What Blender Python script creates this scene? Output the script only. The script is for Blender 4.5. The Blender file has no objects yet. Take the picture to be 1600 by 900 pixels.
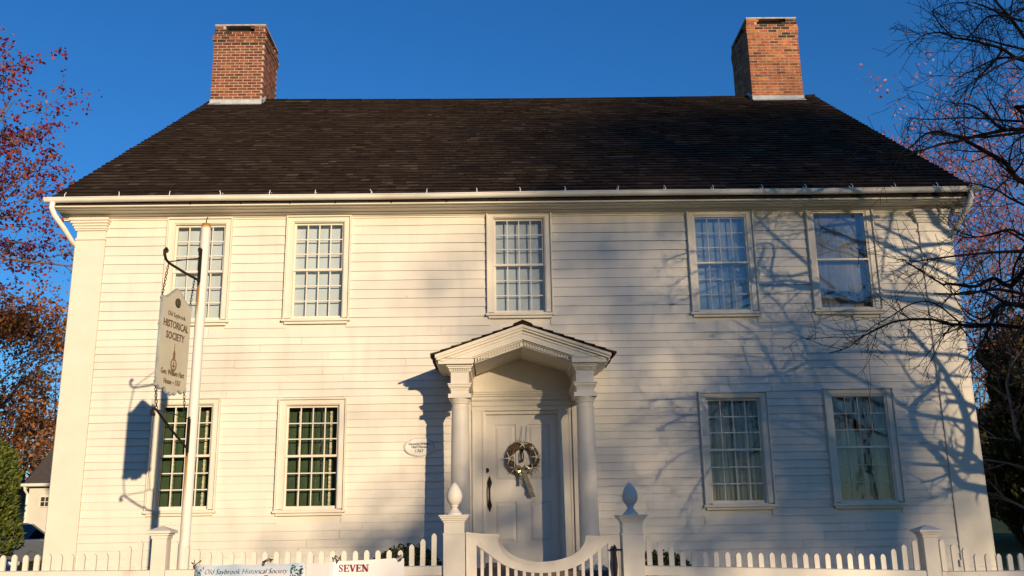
import bpy, bmesh, math, random
import numpy as np
from mathutils import Vector, Matrix
R=math.radians
scene=bpy.context.scene
col=scene.collection
rnd=random.Random(7)

# ------------------------------------------------------------------ materials
def lin(h):
    h=h.lstrip('#'); o=[]
    for i in (0,2,4):
        c=int(h[i:i+2],16)/255
        o.append(c/12.92 if c<=.04045 else ((c+.055)/1.055)**2.4)
    return (*o,1)
def mat(name,base=(.5,.5,.5),rough=.7,spec=.3,metal=0):
    m=bpy.data.materials.new(name); m.use_nodes=True
    nt=m.node_tree; b=nt.nodes['Principled BSDF']
    b.inputs['Base Color'].default_value=(*base[:3],1)
    b.inputs['Roughness'].default_value=rough
    b.inputs['Specular IOR Level'].default_value=spec
    b.inputs['Metallic'].default_value=metal
    return m,nt,b
def N(nt,t,**k):
    n=nt.nodes.new(t)
    for a,v in k.items(): setattr(n,a,v)
    return n
def noise_ramp(nt,b,stops,scale=3,detail=6,stretch=(1,1,1),rough=.6,bump=0,bscale=None,dist=.01,coord='Object'):
    tc=N(nt,'ShaderNodeTexCoord'); mp=N(nt,'ShaderNodeMapping'); mp.inputs['Scale'].default_value=stretch
    nt.links.new(tc.outputs[coord],mp.inputs[0])
    no=N(nt,'ShaderNodeTexNoise'); no.inputs['Scale'].default_value=scale; no.inputs['Detail'].default_value=detail; no.inputs['Roughness'].default_value=rough
    nt.links.new(mp.outputs[0],no.inputs['Vector'])
    cr=N(nt,'ShaderNodeValToRGB'); e=cr.color_ramp.elements
    e[0].position=stops[0][0]; e[0].color=(*stops[0][1][:3],1); e[1].position=stops[1][0]; e[1].color=(*stops[1][1][:3],1)
    for p,c in stops[2:]:
        x=e.new(p); x.color=(*c[:3],1)
    nt.links.new(no.outputs[0],cr.inputs[0]); nt.links.new(cr.outputs[0],b.inputs['Base Color'])
    if bump:
        n2=N(nt,'ShaderNodeTexNoise'); n2.inputs['Scale'].default_value=bscale or scale*4; n2.inputs['Detail'].default_value=5
        nt.links.new(mp.outputs[0],n2.inputs['Vector'])
        bp=N(nt,'ShaderNodeBump'); bp.inputs['Strength'].default_value=bump; bp.inputs['Distance'].default_value=dist
        nt.links.new(n2.outputs[0],bp.inputs['Height']); nt.links.new(bp.outputs[0],b.inputs['Normal'])
    return cr,mp,no
def island_ramp(nt,b,stops,noise=None):
    g=N(nt,'ShaderNodeNewGeometry'); cr=N(nt,'ShaderNodeValToRGB'); e=cr.color_ramp.elements
    e[0].position=stops[0][0]; e[0].color=(*stops[0][1][:3],1); e[1].position=stops[-1][0]; e[1].color=(*stops[-1][1][:3],1)
    for p,c in stops[1:-1]:
        x=e.new(p); x.color=(*c[:3],1)
    nt.links.new(g.outputs['Random Per Island'],cr.inputs[0]); nt.links.new(cr.outputs[0],b.inputs['Base Color'])
    return cr
M={}
# white house paint on clapboards: slight weathering, streaks running down, faint bump
m,nt,b=mat('clapboard_paint',rough=.55)
cr,mp,no=noise_ramp(nt,b,[(.25,(.685,.625,.53)),(.5,(.735,.675,.575)),(.75,(.76,.70,.60))],scale=1.4,detail=9,stretch=(1,1,1.3),bump=.25,bscale=30,dist=.004)
g=N(nt,'ShaderNodeNewGeometry'); mr=N(nt,'ShaderNodeMapRange'); mr.inputs[3].default_value=.95; mr.inputs[4].default_value=1.02
mx=N(nt,'ShaderNodeMix',data_type='RGBA',blend_type='MULTIPLY'); mx.inputs[0].default_value=1
nt.links.new(g.outputs['Random Per Island'],mr.inputs[0]); nt.links.new(cr.outputs[0],mx.inputs[6]); nt.links.new(mr.outputs[0],mx.inputs[7])
# weather stains: run-down streaks and small worn specks
tc2=N(nt,'ShaderNodeTexCoord'); mp2=N(nt,'ShaderNodeMapping'); mp2.inputs['Scale'].default_value=(3,1,.6); nt.links.new(tc2.outputs['Object'],mp2.inputs[0])
n3=N(nt,'ShaderNodeTexNoise'); n3.inputs['Scale'].default_value=1.6; n3.inputs['Detail'].default_value=7; nt.links.new(mp2.outputs[0],n3.inputs['Vector'])
r3=N(nt,'ShaderNodeMapRange'); r3.inputs[1].default_value=.5; r3.inputs[2].default_value=.78; r3.inputs[3].default_value=1; r3.inputs[4].default_value=.90; nt.links.new(n3.outputs[0],r3.inputs[0])
n4=N(nt,'ShaderNodeTexNoise'); n4.inputs['Scale'].default_value=14; n4.inputs['Detail'].default_value=4; nt.links.new(tc2.outputs['Object'],n4.inputs['Vector'])
r4=N(nt,'ShaderNodeMapRange'); r4.inputs[1].default_value=.70; r4.inputs[2].default_value=.76; r4.inputs[3].default_value=1; r4.inputs[4].default_value=.82; nt.links.new(n4.outputs[0],r4.inputs[0])
mm_=N(nt,'ShaderNodeMath',operation='MULTIPLY'); nt.links.new(r3.outputs[0],mm_.inputs[0]); nt.links.new(r4.outputs[0],mm_.inputs[1])
mx2=N(nt,'ShaderNodeMix',data_type='RGBA',blend_type='MULTIPLY'); mx2.inputs[0].default_value=1; nt.links.new(mx.outputs[2],mx2.inputs[6]); nt.links.new(mm_.outputs[0],mx2.inputs[7]); nt.links.new(mx2.outputs[2],b.inputs['Base Color'])
M['clap']=m
m,nt,b=mat('trim_paint',rough=.5)
noise_ramp(nt,b,[(.3,(.68,.615,.51)),(.7,(.745,.68,.565))],scale=3,detail=8,bump=.15,bscale=25,dist=.004)
M['trim']=m
m,nt,b=mat('fence_paint',rough=.5)
noise_ramp(nt,b,[(.28,(.50,.45,.38)),(.7,(.71,.65,.56)),(.42,(.66,.60,.51))],scale=7,detail=8,stretch=(1,1,.5),bump=.25,bscale=40,dist=.003)
M['fence']=m
m,nt,b=mat('door_paint',rough=.4)
noise_ramp(nt,b,[(.3,(.64,.58,.50)),(.7,(.70,.64,.55))],scale=4,bump=.1,bscale=30,dist=.002)
M['door']=m
m,nt,b=mat('gutter_paint',rough=.4)
noise_ramp(nt,b,[(.3,(.68,.62,.50)),(.6,(.82,.79,.71))],scale=1.6,detail=8,stretch=(1,1,1))
M['gutter']=m
m,nt,b=mat('wood_shingle',rough=.9,spec=.1)
cr=island_ramp(nt,b,[(0,(.028,.018,.012)),(.5,(.042,.027,.018)),(.9,(.058,.040,.026)),(1,(.085,.064,.045))])
tc=N(nt,'ShaderNodeTexCoord'); no=N(nt,'ShaderNodeTexNoise'); no.inputs['Scale'].default_value=1.0; no.inputs['Detail'].default_value=8
mps=N(nt,'ShaderNodeMapping'); mps.inputs['Scale'].default_value=(.35,2.6,2.6); nt.links.new(tc.outputs['Object'],mps.inputs[0]); nt.links.new(mps.outputs[0],no.inputs['Vector'])
mr=N(nt,'ShaderNodeMapRange'); mr.inputs[1].default_value=.3; mr.inputs[2].default_value=.7; mr.inputs[3].default_value=.75; mr.inputs[4].default_value=1.3
nt.links.new(no.outputs[0],mr.inputs[0])
mx=N(nt,'ShaderNodeMix',data_type='RGBA',blend_type='MULTIPLY'); mx.inputs[0].default_value=1
nt.links.new(cr.outputs[0],mx.inputs[6]); nt.links.new(mr.outputs[0],mx.inputs[7]); nt.links.new(mx.outputs[2],b.inputs['Base Color'])
M['shingle']=m
def brickmat(name,stops):
    m,nt,b=mat(name,rough=.9,spec=.15)
    cr=island_ramp(nt,b,stops)
    tc=N(nt,'ShaderNodeTexCoord'); no=N(nt,'ShaderNodeTexNoise'); no.inputs['Scale'].default_value=9; no.inputs['Detail'].default_value=8
    nt.links.new(tc.outputs['Object'],no.inputs['Vector'])
    mr=N(nt,'ShaderNodeMapRange'); mr.inputs[1].default_value=.3; mr.inputs[2].default_value=.7; mr.inputs[3].default_value=.7; mr.inputs[4].default_value=1.25
    nt.links.new(no.outputs[0],mr.inputs[0])
    mx=N(nt,'ShaderNodeMix',data_type='RGBA',blend_type='MULTIPLY'); mx.inputs[0].default_value=1
    nt.links.new(cr.outputs[0],mx.inputs[6]); nt.links.new(mr.outputs[0],mx.inputs[7]); nt.links.new(mx.outputs[2],b.inputs['Base Color'])
    bp=N(nt,'ShaderNodeBump'); bp.inputs['Strength'].default_value=.4; bp.inputs['Distance'].default_value=.006
    nt.links.new(no.outputs[0],bp.inputs['Height']); nt.links.new(bp.outputs[0],b.inputs['Normal'])
    return m
M['brickL']=brickmat('old_red_brick',[(0,(.10,.036,.024)),(.3,(.16,.052,.032)),(.85,(.21,.068,.04)),(.96,(.28,.09,.04)),(1,(.33,.12,.042))])
M['brickR']=brickmat('orange_brick',[(0,(.13,.05,.035)),(.12,(.30,.095,.042)),(.5,(.38,.12,.052)),(.9,(.45,.15,.06)),(1,(.5,.22,.07))])
def simple(key,name,base,rough=.7,spec=.3,metal=0,var=.2,scale=8,bump=.1,stretch=(1,1,1)):
    m,nt,b=mat(name,base,rough,spec,metal)
    lo=tuple(c*(1-var) for c in base[:3]); hi=tuple(min(1,c*(1+var)) for c in base[:3])
    noise_ramp(nt,b,[(.3,lo),(.7,hi)],scale=scale,detail=6,bump=bump,bscale=scale*4,dist=.004,stretch=stretch)
    M[key]=m; return m,nt,b
simple('mortar','lime_mortar',(.44,.34,.25),.95,.1,var=.25,scale=20)
simple('lapshade','painted_lap_shadow',(.10,.085,.065),.9,.1,var=.3)  # dark tone painted on board undersides as their shadow line
simple('sootbrick','soot_stained_brick',(.055,.035,.028),.95,.1,var=.4,scale=12)
simple('butt','shadow_painted_butt',(.018,.012,.009),.95,.05,var=.4)  # dark colour painted on shingle butts as shadow lines between courses
simple('soot','sooty_flue',(.02,.017,.015),.95,.05)
simple('lead','grey_lead_flashing',(.42,.44,.45),.6,.4,0,.2,6)
simple('cap','mortar_wash_cap',(.42,.38,.32),.9,.1,var=.3)
simple('iron','black_wrought_iron',(.022,.017,.016),.5,.4,.4,.5,20)
simple('blind','white_roller_blind',(.45,.50,.54),.8,.1,var=.04,scale=3,bump=.02)
simple('green','dark_green_panelled_shutter',(.035,.064,.026),.6,.3,var=.25,scale=5,stretch=(3,1,1))
simple('tassel','cream_curtain_edging',(.55,.50,.36),.85,.1,var=.4,scale=18)
simple('sheer','grey_sheer_curtain',(.34,.32,.30),.9,.1,var=.25,scale=9,stretch=(5,1,.2))
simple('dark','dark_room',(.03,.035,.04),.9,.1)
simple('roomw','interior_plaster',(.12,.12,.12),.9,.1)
simple('stone','foundation_stone',(.22,.19,.16),.9,.2,var=.4,scale=3,bump=.5)
simple('step','brownstone_step',(.17,.12,.09),.9,.2,var=.25,scale=5,bump=.3)
simple('signface','sign_cream_paint',(.54,.49,.37),.55,.3,var=.06,scale=5)
simple('signedge','sign_edge_painted_shade',(.30,.32,.31),.6)  # grey puts the shade of the board's edge into its colour
simple('ink','brown_sign_lettering',(.10,.055,.03),.6,.2)
simple('gold','emblem_brown_gold',(.22,.12,.05),.5,.4,var=.3)
simple('oval','dark_green_oval',(.03,.045,.03),.6)
simple('plaque','white_plaque_paint',(.72,.69,.63),.5)
simple('black','black_lettering',(.02,.02,.02),.6)
simple('red','crimson_banner_lettering',(.28,.012,.03),.6,.2,var=.1)
simple('banner','white_banner_vinyl',(.70,.68,.68),.45,.4,var=.05,scale=2)
simple('teal','teal_banner_print',(.03,.12,.16),.5,.3,var=.4,scale=30)
simple('violet','violet_banner_print',(.25,.27,.5),.5,.3,var=.3,scale=30)
simple('twine','dark_twine',(.03,.025,.02),.9)
simple('star','white_starfish',(.66,.60,.48),.8,.2)
simple('twig','brown_vine_twigs',(.15,.105,.06),.9,.1,var=.5,scale=30)
simple('ribbon','silver_satin_ribbon',(.48,.42,.28),.25,.6,.5,.3,10)
simple('bark','grey_brown_bark',(.075,.058,.045),.95,.1,var=.4,scale=12,bump=.6,stretch=(1,1,.3))
simple('barkdark','dark_bark',(.030,.023,.019),.95,.1,var=.4,scale=12,bump=.6,stretch=(1,1,.3))
simple('barkpale','pale_twig_bark',(.16,.12,.10),.95,.1,var=.3)
simple('grass','autumn_lawn',(.06,.075,.02),.95,.1,var=.6,scale=2,bump=.6)
simple('concrete','concrete_sidewalk',(.30,.28,.25),.9,.2,var=.2,scale=3,bump=.2)
simple('asphalt','asphalt_road',(.05,.05,.052),.9,.2,var=.25,scale=30,bump=.3)
simple('paintline','road_marking_paint',(.7,.7,.66),.7)
simple('outw','outbuilding_paint',(.58,.56,.49),.7,.2,var=.08,scale=2)
simple('outroof','grey_asphalt_shingle',(.085,.072,.066),.95,.1,var=.35,scale=14,stretch=(1,1,3))
simple('carblue','dark_blue_car_paint',(.012,.035,.11),.25,.6,.3,.05)
simple('carsilver','silver_car_paint',(.30,.33,.36),.3,.6,.5,.05)
simple('tyre','tyre_rubber',(.02,.02,.02),.9)
simple('rim','alloy_rim',(.35,.35,.36),.35,.5,.8)
simple('lamp','headlight_lens',(.6,.62,.65),.15,.7)
# clear window glass: transparent with fresnel gloss
def glassm(key,name,tint=(1,1,1),ior=1.5,rough=0,boost=1.,wave=.0):
    m=bpy.data.materials.new(name); m.use_nodes=True; nt=m.node_tree; nt.nodes.clear()
    o=N(nt,'ShaderNodeOutputMaterial'); t=N(nt,'ShaderNodeBsdfTransparent'); t.inputs[0].default_value=(*tint,1)
    g=N(nt,'ShaderNodeBsdfGlossy'); g.inputs['Roughness'].default_value=rough
    f=N(nt,'ShaderNodeFresnel'); f.inputs[0].default_value=ior
    k=N(nt,'ShaderNodeMath',operation='MULTIPLY'); k.inputs[1].default_value=boost; k.use_clamp=True
    x=N(nt,'ShaderNodeMixShader')
    nt.links.new(f.outputs[0],k.inputs[0]); nt.links.new(k.outputs[0],x.inputs[0]); nt.links.new(t.outputs[0],x.inputs[1]); nt.links.new(g.outputs[0],x.inputs[2]); nt.links.new(x.outputs[0],o.inputs[0])
    if wave:
        tc=N(nt,'ShaderNodeTexCoord'); no=N(nt,'ShaderNodeTexNoise'); no.inputs['Scale'].default_value=3.5; no.inputs['Detail'].default_value=1
        bp=N(nt,'ShaderNodeBump'); bp.inputs['Strength'].default_value=wave; bp.inputs['Distance'].default_value=.01
        nt.links.new(tc.outputs['Object'],no.inputs['Vector']); nt.links.new(no.outputs[0],bp.inputs['Height'])
        nt.links.new(bp.outputs[0],g.inputs['Normal']); nt.links.new(bp.outputs[0],f.inputs['Normal'])
    M[key]=m
glassm('glass','old_window_glass',(.96,.98,.97),1.5,0,1.2,.35)
glassm('storm','storm_window_glass',(.90,.93,.95),1.55,0,3.2,.12)
glassm('storm2','shaded_storm_glass',(.85,.88,.90),1.5,0,.9,.05)
glassm('carglass','car_window_glass',(.12,.14,.16),1.5,0,1.5)
def leafm(key,name,stops,trans=.35):
    m,nt,b=mat(name,rough=.6,spec=.25)
    cr=island_ramp(nt,b,stops)
    o=[n for n in nt.nodes if n.type=='OUTPUT_MATERIAL'][0]
    t=N(nt,'ShaderNodeBsdfTranslucent'); x=N(nt,'ShaderNodeMixShader'); x.inputs[0].default_value=trans
    nt.links.new(cr.outputs[0],t.inputs[0]); nt.links.new(b.outputs[0],x.inputs[1]); nt.links.new(t.outputs[0],x.inputs[2]); nt.links.new(x.outputs[0],o.inputs[0])
    M[key]=m
leafm('leafred','crimson_autumn_leaf',[(0,(.07,.010,.022)),(.35,(.20,.018,.04)),(.7,(.34,.035,.045)),(.88,(.36,.09,.03)),(1,(.42,.22,.07))])
leafm('leaforange','rust_autumn_leaf',[(0,(.13,.045,.016)),(.4,(.32,.11,.03)),(.8,(.46,.18,.045)),(1,(.52,.29,.07))])
leafm('leafpink','pinkish_winter_bud',[(0,(.26,.06,.06)),(.5,(.50,.17,.15)),(1,(.6,.28,.23))])
leafm('leafbrown','dry_brown_leaf',[(0,(.05,.025,.015)),(.6,(.14,.06,.03)),(1,(.22,.11,.05))],.2)
leafm('evergreen','olive_evergreen_spray',[(0,(.03,.05,.009)),(.5,(.095,.125,.02)),(1,(.19,.20,.04))],.2)
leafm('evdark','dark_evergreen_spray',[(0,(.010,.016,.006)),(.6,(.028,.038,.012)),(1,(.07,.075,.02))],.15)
leafm('box','boxwood_leaf',[(0,(.010,.02,.004)),(.6,(.035,.05,.012)),(1,(.09,.11,.03))],.2)
leafm('litter','fallen_leaf',[(0,(.10,.04,.02)),(.5,(.25,.11,.04)),(1,(.34,.2,.08))],.1)
# rusty pole paint: rust runs below the brackets (object z measured from the pole foot)
m,nt,b=mat('rust_streaked_pole_paint',rough=.45)
tc=N(nt,'ShaderNodeTexCoord'); sx=N(nt,'ShaderNodeSeparateXYZ'); nt.links.new(tc.outputs['Object'],sx.inputs[0])
no=N(nt,'ShaderNodeTexNoise'); mp=N(nt,'ShaderNodeMapping'); mp.inputs['Scale'].default_value=(14,14,1.2); nt.links.new(tc.outputs['Object'],mp.inputs[0]); nt.links.new(mp.outputs[0],no.inputs['Vector']); no.inputs['Scale'].default_value=1.5; no.inputs['Detail'].default_value=7
cr=N(nt,'ShaderNodeValToRGB'); e=cr.color_ramp.elements; e[0].position=0; e[0].color=(.72,.68,.60,1); e[1].position=1; e[1].color=(.36,.15,.035,1)
z=e.new(.45); z.color=(.70,.62,.48,1); z=e.new(.6); z.color=(.58,.36,.14,1)
# mask = left/front side * below bracket falloff
def mrange(a,b2,c,d,src):
    r=N(nt,'ShaderNodeMapRange'); r.clamp=True
    for i,v in enumerate((a,b2,c,d)): r.inputs[i+1].default_value=v
    nt.links.new(src,r.inputs[0]); return r.outputs[0]
def mth(op,a,b2):
    r=N(nt,'ShaderNodeMath',operation=op)
    for i,v in enumerate((a,b2)):
        if isinstance(v,(int,float)): r.inputs[i].default_value=v
        else: nt.links.new(v,r.inputs[i])
    return r.outputs[0]
side=mth('MULTIPLY',mrange(-.002,-.012,0,1,sx.outputs[0]),mrange(-.054,-.040,0,1,sx.outputs[0]))
m1=mth('MULTIPLY',mrange(2.0,1.97,0,1,sx.outputs[2]),mrange(.9,1.97,.1,1,sx.outputs[2]))
m2=mth('MULTIPLY',mrange(3.97,3.94,0,1,sx.outputs[2]),mrange(3.2,3.94,0,1,sx.outputs[2]))
mtop=mrange(4.60,4.66,0,1.3,sx.outputs[2])
mm=mth('MAXIMUM',mth('MULTIPLY',side,mth('MAXIMUM',m1,m2)),mtop)
fac=mth('MULTIPLY',mm,mth('ADD',mth('MULTIPLY',no.outputs[0],1.2),.28))
fac=mth('ADD',fac,mth('MULTIPLY',mrange(.62,.75,0,.5,no.outputs[0]),1))
nt.links.new(fac,cr.inputs[0]); nt.links.new(cr.outputs[0],b.inputs['Base Color'])
M['pole']=m
# blue banner print: watery blue mottling
m,nt,b=mat('pale_blue_banner_print',rough=.45)
noise_ramp(nt,b,[(.25,(.22,.42,.55)),(.45,(.50,.60,.68)),(.62,(.66,.66,.70))],scale=5,detail=5,coord='Object')
M['bluebanner']=m

# ------------------------------------------------------------------ builders
class MB:
    def __init__(s): s.v=[]; s.f=[]
    def add(s,vs,fs):
        o=len(s.v); s.v.extend([tuple(v) for v in vs]); s.f.extend([tuple(i+o for i in f) for f in fs]); return s
    def box(s,x0,x1,y0,y1,z0,z1):
        return s.add([(x0,y0,z0),(x1,y0,z0),(x1,y1,z0),(x0,y1,z0),(x0,y0,z1),(x1,y0,z1),(x1,y1,z1),(x0,y1,z1)],
            [(0,3,2,1),(4,5,6,7),(0,1,5,4),(1,2,6,5),(2,3,7,6),(3,0,4,7)])
    def quad(s,a,b,c,d): return s.add([a,b,c,d],[(0,1,2,3)])
    def prism(s,poly,axis,a0,a1):
        # poly: list of 2D points; axis 'x': (y,z); 'y': (x,z); 'z': (x,y)
        def P3(p,a):
            return (a,p[0],p[1]) if axis=='x' else ((p[0],a,p[1]) if axis=='y' else (p[0],p[1],a))
        n=len(poly); vs=[P3(p,a0) for p in poly]+[P3(p,a1) for p in poly]
        fs=[tuple(range(n)),tuple(range(2*n-1,n-1,-1))]+[(i,i+n,(i+1)%n+n,(i+1)%n) for i in range(n)]
        return s.add(vs,fs)
    def lathe(s,c,prof,seg=24):
        # prof: (r,z) list bottom to top, world z
        vs=[];fs=[]
        for r,z in prof:
            for k in range(seg):
                a=2*math.pi*k/seg; vs.append((c[0]+r*math.cos(a),c[1]+r*math.sin(a),z))
        n=len(prof)
        for i in range(n-1):
            for k in range(seg):
                k2=(k+1)%seg; fs.append((i*seg+k,i*seg+k2,(i+1)*seg+k2,(i+1)*seg+k))
        fs.append(tuple(range(seg-1,-1,-1))); fs.append(tuple((n-1)*seg+k for k in range(seg)))
        return s.add(vs,fs)
    def tube(s,pts,rad,sides=6,cap=True):
        pts=[Vector(p) for p in pts]; n=len(pts)
        if not hasattr(rad,'__len__'): rad=[rad]*n
        vs=[];fs=[]; u=None
        for i,p in enumerate(pts):
            d=(pts[min(i+1,n-1)]-pts[max(i-1,0)])
            if d.length<1e-9: d=Vector((0,0,1))
            d.normalize()
            if u is None:
                u=d.orthogonal().normalized()
            else:
                u=(u-d*u.dot(d)); u=u.normalized() if u.length>1e-6 else d.orthogonal().normalized()
            w=d.cross(u)
            for k in range(sides):
                a=2*math.pi*k/sides; q=p+(u*math.cos(a)+w*math.sin(a))*rad[i]; vs.append(tuple(q))
        for i in range(n-1):
            for k in range(sides):
                k2=(k+1)%sides; fs.append((i*sides+k,i*sides+k2,(i+1)*sides+k2,(i+1)*sides+k))
        if cap: fs.append(tuple(range(sides-1,-1,-1))); fs.append(tuple((n-1)*sides+k for k in range(sides)))
        return s.add(vs,fs)
    def build(s,name,m,parent=None,base=None,smooth=False,fix=True,bevel=0):
        off=Vector((0,0,0))
        if parent is not None:
            p=parent
            while p is not None: off+=p.location; p=p.parent
        loc=Vector((0,0,0))
        if parent is None and base is not None: loc=Vector(base); off=loc
        me=bpy.data.meshes.new(name)
        V=np.array(s.v,dtype=np.float64).reshape(-1,3)-np.array(off)
        me.from_pydata(V.tolist(),[],s.f); me.materials.append(M[m])
        if fix and len(s.f)<60000:
            bm=bmesh.new(); bm.from_mesh(me); bmesh.ops.recalc_face_normals(bm,faces=bm.faces); bm.to_mesh(me); bm.free()
        if smooth:
            for p in me.polygons: p.use_smooth=True
        me.update()
        o=bpy.data.objects.new(name,me); col.objects.link(o); o.location=loc
        if parent is not None: o.parent=parent
        if bevel:
            bv=o.modifiers.new('edge','BEVEL'); bv.width=bevel; bv.segments=1; bv.limit_method='ANGLE'
        if smooth=='auto':
            me.set_sharp_from_angle(angle=R(40))
        return o
def empty(name,loc,parent=None):
    o=bpy.data.objects.new(name,None); col.objects.link(o); o.empty_display_size=.2
    if parent is not None:
        p=parent; off=Vector((0,0,0))
        while p is not None: off+=p.location; p=p.parent
        o.location=Vector(loc)-off; o.parent=parent
    else: o.location=loc
    return o
def tag(o,label=None,cat=None,group=None,kind=None):
    if label: o['label']=label
    if cat: o['category']=cat
    if group: o['group']=group
    if kind: o['kind']=kind
    return o
def dupchild(src,parent,loc=None):
    c=src.copy(); col.objects.link(c); c.parent=parent
    if loc is not None: c.location=loc
    return c
def text_mesh(txt,size,width=None,shear=0,offset=0,extr=.002,serif=False):
    cu=bpy.data.curves.new('t','FONT'); cu.body=txt; cu.size=size; cu.shear=shear; cu.offset=offset; cu.extrude=extr
    cu.align_x='CENTER'; cu.align_y='CENTER'; cu.resolution_u=2
    o=bpy.data.objects.new('t',cu); col.objects.link(o); dg=bpy.context.evaluated_depsgraph_get(); dg.update()
    me=bpy.data.meshes.new_from_object(o.evaluated_get(dg)); 
    vs=[tuple(v.co) for v in me.vertices]; fs=[tuple(p.vertices) for p in me.polygons]
    bpy.data.objects.remove(o); bpy.data.curves.remove(cu); bpy.data.meshes.remove(me)
    if vs and width:
        xs=[v[0] for v in vs]; w=max(xs)-min(xs); cx=(max(xs)+min(xs))/2; k=width/w
        vs=[((v[0]-cx)*k,v[1],v[2]) for v in vs]
    return vs,fs

# ------------------------------------------------------------------ camera (solved from the photograph)
MR=Matrix(((0.9997700841772428,0.011561816123307535,-0.018058327501725802),(-0.01469159070823455,-0.24407530978306183,-0.9696449867434802),(-0.015618448920762805,0.9696873555751014,-0.24384933153707092)))
cam=bpy.data.cameras.new('camera'); co=bpy.data.objects.new('camera',cam); col.objects.link(co)
co.matrix_world=Matrix.Translation((0,-14.2,1.45))@MR.to_4x4()
cam.sensor_width=36; cam.lens=1452/1600*36; cam.clip_end=2000; cam.clip_start=.1
scene.camera=co
# light
SUN=Vector((.45,-1,.17)).normalized(); EL=math.asin(SUN.z)
w=bpy.data.worlds.new('World'); scene.world=w; w.use_nodes=True; nt=w.node_tree
bg=nt.nodes['Background']; sky=N(nt,'ShaderNodeTexSky'); sky.sky_type='NISHITA'; sky.sun_disc=False
sky.sun_elevation=EL; sky.sun_rotation=math.atan2(SUN.x,SUN.y); sky.air_density=1.0; sky.dust_density=0; sky.ozone_density=5.0; sky.altitude=0
hs=N(nt,'ShaderNodeHueSaturation'); hs.inputs['Hue'].default_value=.506; hs.inputs['Saturation'].default_value=1.1
nt.links.new(sky.outputs[0],hs.inputs['Color']); nt.links.new(hs.outputs[0],bg.inputs[0]); bg.inputs[1].default_value=.15
sl=bpy.data.lights.new('sun','SUN'); so=bpy.data.objects.new('sun',sl); col.objects.link(so)
so.rotation_euler=(SUN).to_track_quat('Z','Y').to_euler(); so.location=(20,-40,20)
sl.energy=5.0; sl.angle=R(.53); sl.color=(1,.785,.52)
scene.view_settings.view_transform='Standard'; scene.view_settings.look='None'; scene.view_settings.exposure=.19; scene.view_settings.gamma=1
scene.render.engine='CYCLES'
scene.cycles.use_denoising=True; scene.cycles.max_bounces=8; scene.cycles.transparent_max_bounces=16
# ------------------------------------------------------------------ setting
def grid_ground():
    mb=MB(); xs=[-400,-200,-100,-60,-40,-30,-24,-18,-14,-10,-7,-4,0,4,7,10,14,18,24,30,40,60,100,200,400]
    ys=[-400,-200,-100,-60,-40,-25,-18,-12,-8.6,-7.2,-6.7,-4,-2,0,3,6,10,14,20,26,34,45,60,90,150,300,600]
    def h(x,y):
        z=.0
        if y>-7.2: z=min(.42,(y+7.2)/6*.42)
        if x<-8: z*=max(.1,1-(-8-x)/3)
        if y>8:
            z+= (y-8)*.03*(1 if x<0 else .6)
            if x<-8: z+=min(3,max(0,y-10)*.035)
        if y>80: z=min(z,6)+ (y-80)*.02
        return z-(.12 if y<-10.2 else 0)
    for y in ys:
        for x in xs: mb.v.append((x,y,min(h(x,y),14)))
    n=len(xs)
    for j in range(len(ys)-1):
        for i in range(n-1): mb.f.append((j*n+i,j*n+i+1,(j+1)*n+i+1,(j+1)*n+i))
    o=mb.build('ground','grass',fix=False,smooth=True); tag(o,kind='structure')
grid_ground()
mb=MB()
for k in range(-24,24): mb.box(k*1.5+.006,k*1.5+1.494,-8.6+.02,-7.0,.004,.03)
tag(mb.build('sidewalk','concrete'),kind='structure')
tag(MB().box(-60,60,-10.35,-10.2,-.12,.05).build('kerb','concrete'),kind='structure')
tag(MB().quad((-80,-20,-.10),(80,-20,-.10),(80,-10.35,-.10),(-80,-10.35,-.10)).build('road','asphalt'),kind='structure')
mb=MB()
for k in range(-12,12): mb.quad((k*6,-15.2,-.095),(k*6+3,-15.2,-.095),(k*6+3,-15.08,-.095),(k*6,-15.08,-.095))
tag(mb.build('road_markings','paintline'),kind='structure')
mb=MB()
for k in range(8):
    y=-7.0+k*.72; z=min(.42,(y+.72+7.2)/6*.42); mb.box(-.25,.98,y+.01,y+.71,z-.3,z+.035)
tag(mb.build('front_path','concrete'),kind='structure')
# fallen leaves (uncountable)
mb=MB()
for k in range(2600):
    if k<1400: x=rnd.uniform(-26,-7); y=rnd.uniform(2,26)
    else: x=rnd.uniform(-8,14); y=rnd.uniform(-6.9,-.6)
    z=.0
    if y>-7.2: z=min(.42,(y+7.2)/6*.42)
    if y>8: z+=(y-8)*.03*(1 if x<0 else .6)+(min(3,max(0,y-10)*.035) if x<-8 else 0)
    a=rnd.uniform(0,6.28); s=rnd.uniform(.03,.06 if k>=1400 else .1); c,t=math.cos(a)*s,math.sin(a)*s; e=rnd.uniform(0,.03)
    mb.quad((x+c,y+t,z+.03),(x-t,y+c,z+.03+e),(x-c,y-t,z+.035),(x+t,y-c,z+.03+e))
tag(mb.build('leaf_litter','litter',fix=False),'scattered fallen brown and orange leaves lying on the lawn','leaves',kind='stuff')

# ------------------------------------------------------------------ the house
XL,XR=-6.604,7.322
house=tag(empty('colonial_house',(.36,0,.4)),'large two storey cream clapboard colonial house with dark shingle roof and two brick chimneys','house')
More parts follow.
